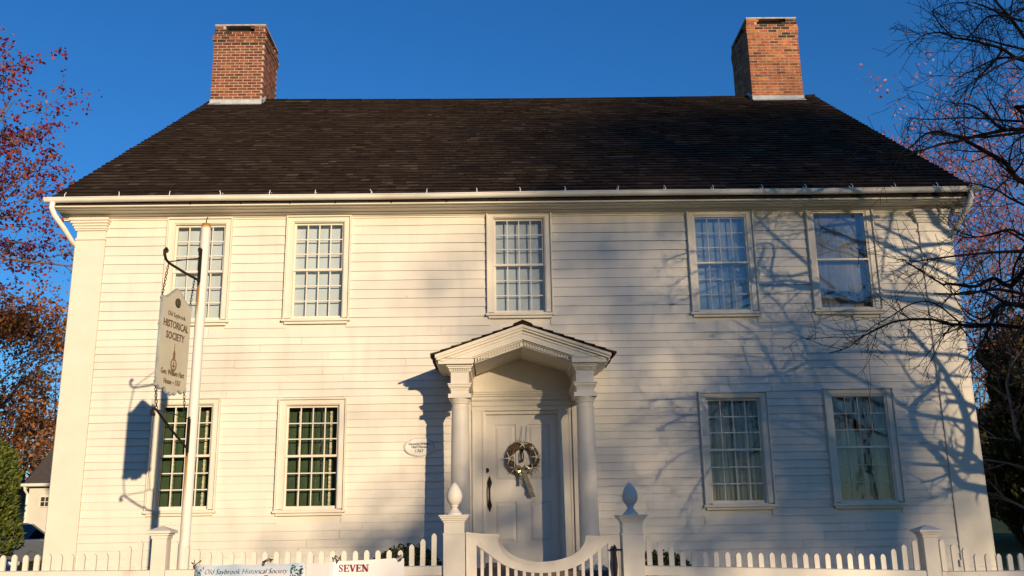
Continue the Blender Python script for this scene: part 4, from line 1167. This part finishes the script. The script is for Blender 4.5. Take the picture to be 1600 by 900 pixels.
def tree(name,label,cat,loc,H,trunkr,seed,bark,leaf,nleaf,lsize,group=None,limbs=9,first=.28,reach=.42,lvl=3,up=.10,sprd=.15,lean=(0,0),kids=(3,5),thin=None):
    rng=random.Random(seed); base=Vector(loc)
    t=tag(empty(name,loc),label,cat,group); T=MB(); B=MB(); tips=[]
    pts=[base+Vector((0,0,-.2))]; rad=[trunkr*1.35]; n=9
    for k in range(1,n+1):
        f=k/n; pts.append(base+Vector((lean[0]*f+rng.gauss(0,.12),lean[1]*f+rng.gauss(0,.12),H*.86*f))); rad.append(trunkr*(1-.85*f))
    T.tube(pts,rad,9)
    for k in range(limbs):
        f=first+(1-first)*(k+.5)/limbs; i=min(n-1,int(f*n)); p=pts[i].lerp(pts[i+1],f*n-i)
        a=k*2.4+rng.uniform(-.4,.4); el=rng.uniform(.15,.75)*(1 if f<.8 else 1.5)
        d=Vector((math.cos(a)*math.cos(el),math.sin(a)*math.cos(el),math.sin(el)))
        L=H*reach*(1-.55*abs(f-.45)/.55)*rng.uniform(.8,1.15)*.62
        grow(B,tips,p,d,L,trunkr*(1-.8*f)*.55,lvl,rng,up=up,kids=kids)
    T.build('trunk',bark,t,smooth=True,fix=False); B.build('branches',bark,t,smooth=True,fix=False)
    if nleaf:
        lm=MB(); leaves(lm,tips,nleaf,lsize,rng,sprd,thin); lm.build('crown',leaf,t,fix=False)
    return t,tips

# front-right bare tree: limbs measured from its shape and from the shadow it throws on the clapboards
SHADOW= [(0.075,0.03,[(7.36,1.78),(7.13,1.83),(6.92,1.9),(6.79,2.15),(6.63,2.38),(6.46,2.57),(6.37,2.8),(6.38,3.06),(6.6,3.26),(6.8,3.41),(6.83,3.63)]),(0.085,0.03,[(7.39,2.13),(7.13,2.11),(7.04,2.14),(7.13,2.39),(7.18,2.68),(7.15,2.96),(7.08,3.23),(6.93,3.5),(6.96,3.51),(6.76,3.86),(6.61,4.08),(6.46,4.26)]),(0.05,0.035,[(7.31,3.03),(7.12,3.11),(6.87,3.13)]),(0.05,0.03,[(7.04,2.14),(6.93,2.25),(6.8,2.4),(6.73,2.54)]),(0.02,0.008,[(6.92,1.9),(6.69,1.79),(6.5,1.72)]),(0.06,0.04,[(7.39,5.72),(7.2,5.87),(7.0,6.06),(6.71,6.33)]),(0.045,0.015,[(7.34,5.31),(6.95,5.4),(6.68,5.54),(6.44,5.6),(6.1,5.81)]),(0.035,0.015,[(6.46,6.3),(6.37,5.99),(6.24,5.62),(6.13,5.13)]),(0.03,0.012,[(7.13,5.35),(6.86,5.5),(6.28,5.17),(5.9,4.95)]),(0.03,0.01,[(5.03,2.88),(4.73,2.97),(4.41,3.09),(4.08,3.17),(3.85,3.13),(3.62,3.21),(3.55,3.58)]),(0.04,0.008,[(5.06,2.57),(4.82,2.73),(4.53,2.87),(4.09,2.89),(3.72,2.86),(3.29,2.99),(2.99,2.97),(2.7,3.0)]),(0.035,0.015,[(5.02,2.9),(4.76,2.97),(4.62,3.23),(4.45,3.61)]),(0.03,0.008,[(4.53,3.26),(4.35,3.61),(4.13,4.06),(4.0,4.24),(3.68,4.47)]),(0.03,0.01,[(4.83,3.89),(4.72,4.25),(4.57,4.46),(4.45,4.72),(4.11,4.98)]),(0.02,0.008,[(5.02,3.29),(4.73,3.89),(4.35,3.61),(4.09,3.37),(3.65,3.59)]),(0.015,0.006,[(4.3,3.83),(3.85,3.9),(3.57,3.89),(3.23,3.96)]),(0.02,0.006,[(3.58,5.57),(3.15,5.56),(2.9,5.5),(2.64,5.4)]),(0.015,0.005,[(3.64,5.35),(3.13,5.23),(2.87,5.09),(2.69,4.99)]),(0.025,0.006,[(4.1,2.98),(3.67,3.17),(3.23,3.24),(2.86,3.25),(2.46,3.23),(2.2,3.21)]),(0.02,0.006,[(3.69,2.44),(3.24,2.2),(3.04,1.99),(2.84,1.71),(2.65,1.44)]),(0.02,0.006,[(4.05,2.4),(3.44,2.55),(2.89,2.45),(2.55,2.25),(2.36,2.04)]),(0.02,0.006,[(5.01,2.42),(4.51,2.18),(4.17,2.01),(3.86,1.84)]),(0.035,0.015,[(5.0,5.33),(4.6,5.71),(4.34,5.98),(4.18,6.24)]),(0.03,0.012,[(4.99,5.22),(4.56,5.15),(4.21,5.34),(4.05,5.6)]),(0.03,0.01,[(6.83,3.86),(6.31,3.9),(6.01,4.09),(5.82,4.23)]),(0.03,0.01,[(6.77,3.41),(6.49,3.38),(6.26,3.8),(6.15,4.05)])]
VIEW= [(0.05,0.006,-3.4,[(6.84,5.23),(6.59,5.45),(6.5,5.51),(6.41,5.69),(6.23,5.82),(6.05,5.94),(5.87,6.05),(5.68,6.11),(5.52,6.13),(5.36,6.05),(5.25,5.94),(5.02,5.81)]),(0.035,0.006,-4.0,[(6.6,5.87),(6.33,5.89),(6.14,5.89),(5.92,5.85),(5.73,5.81),(5.54,5.75),(5.3,5.71),(5.07,5.64),(4.83,5.57),(4.6,5.59)]),(0.028,0.006,-4.0,[(6.14,5.89),(6.03,5.93),(5.95,6.03),(5.83,6.15),(5.72,6.22),(5.51,6.23)]),(0.022,0.005,-3.0,[(6.97,6.44),(6.68,6.46),(6.51,6.48),(6.25,6.5),(6.08,6.5),(5.72,6.48),(5.42,6.51)]),(0.022,0.006,-3.8,[(6.55,4.85),(6.31,5.01),(6.15,5.1),(6.03,5.19),(5.85,5.26),(5.67,5.3)]),(0.02,0.005,-2.8,[(7.12,4.76),(6.84,4.87),(6.63,5.0),(6.42,4.95),(6.19,4.93),(5.95,5.03)]),(0.045,0.006,-3.2,[(6.76,4.51),(6.54,4.36),(6.37,4.18),(6.28,4.19),(6.14,4.27),(5.92,4.17),(5.7,4.19),(5.56,4.21),(5.49,4.21),(5.16,4.44),(5.05,4.53)]),(0.05,0.012,-3.6,[(6.46,3.81),(6.24,3.83),(6.04,3.85),(5.92,3.81),(5.82,3.63),(5.73,3.47),(5.67,3.38)]),(0.03,0.004,-3.6,[(5.82,3.61),(5.63,3.59),(5.43,3.61),(5.3,3.62),(5.1,3.68),(4.75,3.67),(4.48,3.58),(4.23,3.45),(4.11,3.36),(3.87,3.29)]),(0.014,0.004,-3.6,[(5.46,3.62),(5.18,3.87),(4.91,3.87),(4.63,3.71),(4.43,3.61),(4.23,3.45)]),(0.02,0.005,-3.6,[(5.73,3.47),(5.8,3.36),(5.85,3.22)]),(0.025,0.005,-3.0,[(6.96,4.76),(6.73,4.87),(6.57,4.96),(6.37,4.92),(6.19,4.87),(6.01,4.86),(5.85,4.9)]),(0.02,0.01,-3.3,[(6.59,4.73),(6.46,4.53),(6.37,4.38),(6.31,4.15),(6.28,3.93)]),(0.025,0.005,-3.7,[(5.98,3.82),(5.84,3.93),(5.71,3.98),(5.5,3.98),(5.31,3.94)]),(0.02,0.005,-3.5,[(5.97,3.84),(5.79,3.7),(5.64,3.75),(5.52,3.89)]),(0.012,0.004,-3.4,[(5.53,3.65),(5.63,3.51),(5.7,3.35)]),(0.03,0.012,-4.2,[(6.59,6.64),(6.39,7.0),(6.27,7.24),(6.14,7.44),(6.06,7.59)]),(0.032,0.004,-3.8,[(6.94,6.73),(6.59,6.9),(6.49,6.94),(6.35,7.06),(6.15,7.13),(5.94,7.19),(5.76,7.22),(5.6,7.29),(5.41,7.27),(5.27,7.18),(5.12,7.05)]),(0.025,0.006,-3.1,[(7.33,7.34),(7.06,7.43),(6.81,7.5),(6.54,7.59),(6.29,7.63),(5.98,7.69)]),(0.02,0.006,-4.3,[(6.35,7.15),(6.08,7.23),(5.9,7.2),(5.75,7.04),(5.63,6.93)]),(0.012,0.004,-3.8,[(5.76,7.22),(5.62,7.39),(5.55,7.54),(5.55,7.61),(5.79,7.7),(6.06,7.71)]),(0.006,0.016,-3.8,[(5.82,6.36),(5.94,6.6),(6.06,6.74),(6.22,6.89),(6.35,7.06)]),(0.005,0.02,-3.3,[(5.95,6.89),(6.22,7.03),(6.46,7.15),(6.69,7.21),(7.02,7.17)]),(0.016,0.008,-4.2,[(6.23,7.18),(6.29,7.38),(6.34,7.56)]),(0.03,0.03,-2.9,[(6.95,6.7),(7.05,6.61),(7.32,6.51)]),(0.03,0.006,-4.1,[(6.53,5.87),(6.21,5.81),(5.8,5.76),(5.42,5.77),(5.1,5.82)]),(0.01,0.016,-4.3,[(5.77,7.41),(5.92,7.35),(6.11,7.24)])]
bt=tag(empty('bare_tree',(9.9,-4.6,.05)),'dark leafless spreading tree beside the right front corner, its branches crossing the house','tree')
rng=random.Random(77); BT=MB(); BW=MB(); hub=Vector((9.9,-4.6,0))
BT.tube([(9.95,-4.6,-.1),(9.9,-4.6,.8),(9.8,-4.62,1.6),(9.85,-4.55,2.3),(10.0,-4.5,3.2),(9.9,-4.45,4.6),(10.05,-4.4,6.2),(10.1,-4.3,8.0),(10.0,-4.2,9.6)],[.30,.22,.20,.19,.17,.14,.11,.08,.04],10)
def limb(pts,r0,r1,twig=1.,root=True,sk=2):
    pts=[Vector(p) for p in pts]; 
    # smooth by subdivision with jitter
    P_=[]; 
    for i in range(len(pts)-1):
        a=pts[max(i-1,0)]; b=pts[i]; c=pts[i+1]; d=pts[min(i+2,len(pts)-1)]
        for k in range(3):
            t=k/3; P_.append(.5*((2*b)+(c-a)*t+(2*a-5*b+4*c-d)*t*t+(3*b-a-3*c+d)*t**3))
    P_.append(pts[-1]); n=len(P_)
    R_=[r0+(r1-r0)*k/(n-1) for k in range(n)]
    BW.tube(P_,R_,7,cap=True)
    if root:
        zt=max(1.9,min(8.5,P_[0].z-rng.uniform(.3,1.4))); h=Vector((9.9,-4.5,zt)); m_=(h+P_[0])/2+Vector((0,rng.uniform(-.3,.3),rng.uniform(-.35,.45)))
        BW.tube([h,h.lerp(m_,.5)+Vector((0,.1,.08)),m_,m_.lerp(P_[0],.5)+Vector((0,-.06,.05)),P_[0]],[r0*1.15,r0*1.1,r0*1.05,r0*1.0,r0],7)
    tl=sum((P_[i+1]-P_[i]).length for i in range(n-1))
    for k in range(int(tl*twig*12)):
        i=rng.randrange(1,n-1); d=(P_[i+1]-P_[i]).normalized(); ax=Matrix.Rotation(rng.uniform(0,6.28),3,d)@d.orthogonal().normalized()
        nd_=Matrix.Rotation(rng.uniform(.5,1.1),3,ax)@d
        grow(BW,[],P_[i],nd_,rng.uniform(.25,.75),max(.005,R_[i]*.42),1 if rng.random()<.55 else 2,rng,up=.05,wig=.28,kids=(2,4),spread=(.5,1.2),shrink=(.4,.7),minr=.0028,sides=5,nseg=3)
for i,(a,b,pts) in enumerate(SHADOW):
    t=4.3 if i<5 else rng.uniform(4.6,6.4); dt=rng.uniform(-.5,.5)
    n=len(pts); q=[]
    for k,(x,z) in enumerate(pts):
        tt=t+dt*k/n if i>=5 else 4.3
        q.append((x+.45*tt,-tt,z+.17*tt))
    limb(q,a,b,twig=.55,root=(i in (0,1,5,6,13)))
for (a,b,y,pts) in VIEW:
    n=len(pts); q=[]; w0=rng.uniform(0,6)
    rt=a>=b
    for k,(x,z) in enumerate(pts):
        # the point slides along its own sight line a little so limbs are not coplanar
        dy=.28*math.sin(w0+k*.9); f=1+dy/(y+14.2)
        q.append((x*f,y+dy,1.45+(z-1.45)*f))
    limb(q,a*.78,b,twig=.62,root=rt and a>=.03 and q[0][0]>5.0)
BT.build('trunk','barkdark',bt,smooth=True,fix=False); BW.build('branches','barkdark',bt,smooth=True,fix=False)

# behind the house, left and right
tree('red_leaf_tree','tall tree with sparse crimson leaves at the upper left behind the driveway','tree',(-19.4,11,.4),18.6,.28,31,'barkpale','leafred',58000,.14,limbs=34,first=.2,reach=.50,up=.04,sprd=.10,thin=9.5)
tree('rust_leaf_tree','tree with rust orange leaves behind the small outbuilding','tree',(-24.5,31,1.4),11,.25,32,'barkpale','leaforange',16000,.20,limbs=13,first=.15,reach=.62,up=.03,sprd=.35)
tree('pink_bud_tree','tall fine twigged tree with pinkish red buds behind the right roof slope','tree',(18.4,23,.8),14.6,.17,33,'barkpale','leafpink',26000,.12,limbs=30,first=.2,reach=.80,up=.05,sprd=.14)
tree('bare_brown_tree','brown leafed scraggly tree against the dark evergreen at the right edge','tree',(13.9,10.6,.45),6.6,.10,34,'barkpale','leafbrown',4200,.11,limbs=14,first=.08,reach=.62,up=.03,sprd=.2)

def conifer(name,label,loc,h,r,seed,m,n,size,shape='egg',group=None,lump=.22):
    rng=random.Random(seed); t=tag(empty(name,loc),label,'evergreen',group); L=Vector(loc)
    T=MB().tube([L+Vector((0,0,-.1)),L+Vector((0,0,h*.75))],[r*.10,r*.03],8); T.build('trunk','bark',t,fix=False)
    lumps=[(rng.uniform(0,6.28),rng.uniform(.1,.95),rng.uniform(.3,.6)) for _ in range(26)]
    mb=MB()
    for k in range(n):
        f=rng.random()**.85; a=rng.uniform(0,6.283)
        pr_=math.sin(math.pi*(.12+.88*f)**.8)**.6 if shape=='egg' else (1-f)**.75*(.35+.65*min(1,f*7))
        lu=sum(math.exp(-(((a-b+3.14)%6.28-3.14)/.45)**2-((f-c)/.10)**2)*w_ for b,c,w_ in lumps)
        rr=r*pr_*(1-lump+lump*1.6*min(1,lu))*(1-.55*rng.random()**2.2)
        c=L+Vector((rr*math.cos(a),rr*math.sin(a),.08+h*f*.97))
        o=Vector((math.cos(a)*.7+rng.gauss(0,.35),math.sin(a)*.7+rng.gauss(0,.35),.6+rng.gauss(0,.35))).normalized()
        b_=(Matrix.Rotation(rng.uniform(0,6.28),3,o)@o.orthogonal().normalized()); s=size*rng.uniform(.6,1.4)
        mb.quad(tuple(c-o*s*.3),tuple(c+b_*s*.28),tuple(c+o*s*.75),tuple(c-b_*s*.28))
    mb.build('crown',m,t,fix=False); return t
conifer('globe_evergreen','dense rounded olive green evergreen beside the driveway at the left edge',(-15.5,14,.3),4.1,1.65,41,'evergreen',16000,.14)
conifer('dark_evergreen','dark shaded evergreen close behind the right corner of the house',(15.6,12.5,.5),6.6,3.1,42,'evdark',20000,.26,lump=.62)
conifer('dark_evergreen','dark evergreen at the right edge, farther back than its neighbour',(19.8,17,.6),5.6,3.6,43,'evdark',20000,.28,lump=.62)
def bush(loc,rx_,h,seed,label):
    rng=random.Random(seed); t=tag(empty('boxwood_bush',loc),label,'bush','clipped bushes by the steps'); L=Vector(loc); mb=MB()
    st=MB()
    for k in range(9):
        a=k*.7; st.tube([L+Vector((0,0,-.05)),L+Vector((math.cos(a)*rx_*.4,math.sin(a)*rx_*.4,h*.5)),L+Vector((math.cos(a)*rx_*.7,math.sin(a)*rx_*.7,h*.8))],[.012,.008,.004],4)
    st.build('stem','bark',t,fix=False)
    for k in range(6500):
        u,v=rng.uniform(-1,1),rng.uniform(0,6.283); q=math.sqrt(1-u*u); rr=(1-.35*rng.random()**2)*(1+.08*math.sin(v*5+seed)*math.cos(u*6))
        c=L+Vector((q*math.cos(v)*rx_*rr,q*math.sin(v)*rx_*.8*rr,h*.5+u*h*.5*rr)); a=Vector((rng.gauss(0,1),rng.gauss(0,1),rng.gauss(.4,1))).normalized(); b=a.orthogonal().normalized(); s=.022*rng.uniform(.6,1.3); c2=a.cross(b)
        mb.quad(tuple(c-b*s),tuple(c+c2*s*.6),tuple(c+b*s),tuple(c-c2*s*.6))
    mb.build('foliage','box',t,fix=False)
bush((-1.12,-2.35,.33),.50,.86,1,'dark clipped boxwood bush left of the front steps, seen through the pickets')
bush((1.98,-2.35,.33),.46,.74,2,'dark clipped boxwood bush right of the front steps, seen through the pickets')

# unseen trees across the road, crowns shaped to throw soft shade on the wall
def canopy(xw,d,clusters,label,seed,tr):
    rng=random.Random(seed); B0=Vector((xw+.45*d,-d,0)); t=tag(empty('street_tree',B0),label,'tree','street trees across the road')
    top=max(z for _,z,_,_ in clusters)+.17*d
    T=MB().tube([B0+Vector((rng.gauss(0,.15)*k,rng.gauss(0,.15)*k,top*.8*k/6-.1)) for k in range(7)],[tr*(1.2-.16*k) for k in range(7)],8)
    T.build('trunk','bark',t,smooth=True,fix=False); Bm=MB(); Lm=MB()
    for (x,z,s_,tau) in clusters:
        if d>60 and z<7: tau*=(2.3 if x>3.3 else 1.75)
        dd=d+rng.uniform(-2.5,2.5); c=Vector((x+.45*dd,-dd,z+.17*dd)); b0=B0+Vector((0,0,max(3.,c.z*.62)))
        Bm.tube([b0,b0.lerp(c,.5)+Vector((0,0,-.5)),c],[.10,.06,.035],6)
        for k in range(8):
            g=Vector((rng.gauss(0,s_),rng.gauss(0,1.5),rng.gauss(0,s_))); Bm.tube([c,c+g*.5+Vector((0,0,.2)),c+g*1.3],[.035,.022,.010],4)
            for q in range(4):
                e=c+g*rng.uniform(.3,1.2); Bm.tube([e,e+Vector((rng.gauss(0,.6),rng.gauss(0,.6),rng.gauss(.2,.5)))],[.018,.006],3)
        for k in range(int(tau*6.283*s_*s_/.0195)):
            p=c+Vector((rng.gauss(0,s_),rng.gauss(0,1.6),rng.gauss(0,s_))); s=.35*rng.uniform(.6,1.35)
            if p.z<2: continue
            a=Vector((rng.gauss(0,1),rng.gauss(0,1),rng.gauss(0,1))).normalized(); b=a.orthogonal().normalized(); c2=a.cross(b)
            Lm.quad(tuple(p-b*s*.5),tuple(p+c2*s*.32),tuple(p+b*s*.5),tuple(p-c2*s*.32))
    Bm.build('branches','bark',t,smooth=True,fix=False); Lm.build('crown','leafbrown',t,fix=False)
canopy(-1.2,48,[(-1.05,1.35,.5,1.7),(-1.7,.45,.38,2.6),(-.5,.6,.45,.7)],'smallest thin tree across the road',71,.18)
canopy(1.4,82,[(.9,5.7,1.1,.33),(2.2,4.6,1.0,.33),(.2,3.0,1.3,.2),(2.0,1.6,1.0,.22),(2.9,2.7,.8,.5),(3.0,.7,.8,.3),(2.6,8.2,1.5,.5),(1.8,6.2,.7,.28)],'broad thin crowned tree across the road, between two others',72,.34)
canopy(6.0,86,[(4.0,3.4,.9,.45),(4.6,1.9,1.0,.9),(5.8,2.2,.8,.7),(4.6,5.2,.8,.2),(5.2,3.8,.8,.4),(5.4,.7,.8,.5),(5.2,7.9,1.4,1.3),(7.4,8.6,1.5,1.6),(4.0,8.6,1.4,.6),(6.6,10.2,1.5,.9),(9.2,10,1.6,1.4),(9.3,7.4,1.3,1.2)],'tallest broad tree across the road to the east',73,.40)
for (x,y,w_,lb) in ((-24,-36,15,'added sky-blocking gabled house across the road, westernmost'),(-5.5,-35,14,'added sky-blocking gabled house directly across the road'),(37,-34,16,'added sky-blocking gabled house across the road to the east')):  # unseen houses added behind the camera to block low sky light
    hs2=tag(empty('sky_block_house',(x,y,0)),lb,'house','added sky-blocking houses across the road'); a,b=x-w_/2,x+w_/2
    MB().box(a,b,y-4,y+4,-.2,6).prism([(y-4,6),(y+4,6),(y,9.2)],'x',a,a+.2).prism([(y-4,6),(y+4,6),(y,9.2)],'x',b-.2,b).build('wall','outw',hs2)
    MB().prism([(y-4.5,5.75),(y-4.5,5.9),(y,9.5),(y+4.5,5.9),(y+4.5,5.75),(y,9.3)],'x',a-.3,b+.3).build('roof','outroof',hs2)
    for k in range(5):
        for z in (1.2,4.0):
            xx=a+w_*(k+.5)/5; wn_=MB().box(xx-.55,xx+.55,y+4.002,y+4.05,z-.1,z+1.6).build('window','trim',hs2); MB().box(xx-.42,xx+.42,y+4.052,y+4.06,z,z+1.5).build('pane','dark',wn_)
for (x,y,h_,r_,lb) in ((-15,-27,16,4.6,'added sky-blocking evergreen across the road, westernmost'),(-4.5,-29,18,5.0,'tallest added sky-blocking evergreen across the road'),(28.5,-27,16,4.6,'added sky-blocking evergreen across the road, east of the bare trees'),(-27,-26,15,4.6,'added sky-blocking broad evergreen across the road, last of the row')):  # unseen evergreens added to cut the sky light on the wall
    conifer('sky_block_evergreen',lb,(x,y,0),h_,r_,int(x*7)+300,'evdark',9000,.95,shape='cone',group='added sky-blocking evergreens across the road',lump=.35)

# distant woodland, uncountable
mb=MB(); tr=MB(); rng=random.Random(61)
for k in range(260):
    a=rng.uniform(-1,1); x=a*95; y=rng.uniform(62,110); h=rng.uniform(6,13) if x<0 else rng.uniform(7,14); z0=3
    tr.tube([(x,y,z0-3),(x+rng.uniform(-.4,.4),y,z0+h*.5),(x+rng.uniform(-1,1),y,z0+h)],[.16,.11,.03],4)
    for j in range(5):
        zz=z0+h*rng.uniform(.3,.9); tr.tube([(x,y,zz),(x+rng.uniform(-2.5,2.5),y+rng.uniform(-1,1),zz+rng.uniform(.8,2.5))],[.06,.01],3)
    for j in range(110):
        f=rng.random(); mb_c=Vector((x+rng.gauss(0,1.5),y+rng.gauss(0,1.5),z0+h*(.05+.95*f))); s=rng.uniform(.12,.34)
        b=Vector((rng.gauss(0,1),rng.gauss(0,1),rng.gauss(0,1))).normalized(); c2=b.orthogonal().normalized()
        mb.quad(tuple(mb_c-b*s),tuple(mb_c+c2*s*.6),tuple(mb_c+b*s),tuple(mb_c-c2*s*.6))
wd=tag(mb.build('woodland','leafbrown',fix=False),'distant brown autumn woodland closing the view beyond the yards','woodland',kind='stuff')
tr.build('trunks','bark',wd,fix=False)['kind']='stuff'

# ------------------------------------------------------------------ outbuilding, cars, rail
ob=tag(empty('outbuilding',(-13,23.5,.7)),'small pale outbuilding with grey shingled roof and tiny window behind the driveway','outbuilding')
x0,x1=-16.72,-6.5
MB().box(x0,x1,20.0,20.2,.2,3.0).box(x0,x1,27.0,27.2,.2,3.0).prism([(20.2,.2),(27.0,.2),(27.0,3.0),(23.6,5.5),(20.2,3.0)],'x',x0,x0+.2).prism([(20.2,.2),(27.0,.2),(27.0,3.0),(23.6,5.5),(20.2,3.0)],'x',x1-.2,x1).build('wall','outw',ob)
MB().prism([(19.75,2.93),(19.75,3.03),(23.6,5.83),(27.45,3.03),(27.45,2.93),(23.6,5.70)],'x',x0-.10,x1+.1).build('roof','outroof',ob)
MB().tube([(x0-.14,19.70,2.98),(x1+.1,19.70,2.98)],.06,8).tube([(x0-.05,19.72,2.94),(x0-.05,19.80,2.80),(x0-.02,19.95,2.66),(x0-.02,19.95,.7)],.045,8).build('gutter','gutter',ob)
wn=MB().box(-16.30,-15.62,19.95,19.998,2.20,2.24).box(-16.30,-15.62,19.95,19.998,2.56,2.60).box(-16.30,-16.26,19.95,19.998,2.24,2.56).box(-15.66,-15.62,19.95,19.998,2.24,2.56)
for k in (1,2,3): wn.box(-16.26+.15*k-.01,-16.26+.15*k+.01,19.96,19.995,2.24,2.56)
wn.box(-16.26,-15.66,19.965,19.99,2.39,2.41)
wo=wn.build('window','trim',ob); MB().box(-16.26,-15.66,19.985,19.999,2.24,2.56).build('pane','dark',wo)
MB().box(-14.9,-14.85,19.93,19.998,.7,2.9).build('corner_board','outw',ob)

def car(loc,rot,body,label,suv=False):
    c=tag(empty('parked_car',(0,0,0)),label,'car','cars parked in the driveway')
    L=4.5; W=1.78; hz=.62; H=1.42 if not suv else 1.62
    # side profile (x forward)
    bp=[(-2.2,.35),(-2.22,.62),(-2.12,.86),(-1.7,.93),(-1.0,.94),(.75,.94),(1.5,.86),(2.05,.74),(2.22,.60),(2.24,.35),(1.85,.28),(-1.85,.28)]
    b=MB(); ns=[(-W/2,.90),(-W/2+.05,1.0),(W/2-.05,1.0),(W/2,.90)]
    n=len(bp)
    for (y,s) in ns:
        for (x,z) in bp: b.v.append((x*(.985 if s<1 else 1),y,z if z<.5 else .5+(z-.5)*s))
    for k in range(3):
        for i in range(n): b.f.append((k*n+i,k*n+(i+1)%n,(k+1)*n+(i+1)%n,(k+1)*n+i))
    b.f.append(tuple(range(n))); b.f.append(tuple(3*n+i for i in reversed(range(n))))
    b.build('body',body,c,bevel=.03)
    # greenhouse
    gl=MB(); lo=[(-1.75,.93),(1.05,.93)]; hi=[(-1.15 if not suv else -1.7,H-.03),(.25,H-.03)]
    yl,yh=W/2-.07,W/2-.27
    gl.add([(lo[0][0],-yl,.90),(lo[1][0],-yl,.90),(lo[1][0],yl,.90),(lo[0][0],yl,.90),(hi[0][0],-yh,hi[0][1]),(hi[1][0],-yh,hi[1][1]),(hi[1][0],yh,hi[1][1]),(hi[0][0],yh,hi[0][1])],[(0,1,5,4),(1,2,6,5),(2,3,7,6),(3,0,4,7),(4,5,6,7)])
    gl.build('window_glass','carglass',c)
    rf=MB(); rf.add([(hi[0][0]-.03,-yh-.02,H-.04),(hi[1][0]+.03,-yh-.02,H-.04),(hi[1][0]+.03,yh+.02,H-.04),(hi[0][0]-.03,yh+.02,H-.04),(hi[0][0]+.1,-yh+.08,H+.01),(hi[1][0]-.12,-yh+.08,H+.01),(hi[1][0]-.12,yh-.08,H+.01),(hi[0][0]+.1,yh-.08,H+.01)],[(0,1,5,4),(1,2,6,5),(2,3,7,6),(3,0,4,7),(4,5,6,7),(3,2,1,0)])
    for s in (-1,1):
        for (xa,xb) in ((lo[0][0],hi[0][0]),(lo[1][0],hi[1][0]),(-.35,-.42)):
            rf.tube([(xa,s*(yl+.005),.92),(xb,s*(yh+.012),H-.03)],.03,5)
    rf.build('roof',body,c,bevel=.015)
    for x in (-1.38,1.40):
        for s in (-1,1):
            y=s*(W/2-.09)
            t=MB(); 
            for (r_,ya,yb) in ((.325,y-.1,y+.1),): t.prism([(x+r_*math.cos(2*math.pi*k/24),.325+r_*math.sin(2*math.pi*k/24)) for k in range(24)],'y',ya,yb)
            w_=t.build('wheel','tyre',c); MB().prism([(x+.2*math.cos(2*math.pi*k/16),.325+.2*math.sin(2*math.pi*k/16)) for k in range(16)],'y',y+s*.095,y+s*.112).build('rim','rim',w_)
    for s in (-1,1):
        MB().box(2.10,2.235,s*.72-.16,s*.72+.16,.60,.70).build('headlight','lamp',c,bevel=.02)
        MB().box(-2.235,-2.14,s*.70-.16,s*.70+.16,.66,.78).build('taillight','red',c,bevel=.02)
        MB().box(.72,.86,s*(W/2+.08)-.09,s*(W/2+.08)+.09,.95,1.08).build('wing_mirror',body,c,bevel=.02)
    c.location=loc; c.rotation_euler=(0,0,rot)
car((-14.0,9.0,.0),R(-6),'carblue','dark blue car parked left of the house with its bonnet pointing right')
car((-15.05,15.5,.22),R(80),'carsilver','silver grey car parked beyond the blue car, near the outbuilding')
rl=tag(empty('low_rail_fence',(15,11.0,.4)),'low white rail fence in deep shade at the right edge','rail fence')
for x in (13.9,15.3,16.7,18.1): MB().box(x-.04,x+.04,9.46,9.54,.3,.83).build('post','fence',rl)
MB().box(13.8,18.2,9.42,9.459,.68,.78).build('rail','fence',rl)
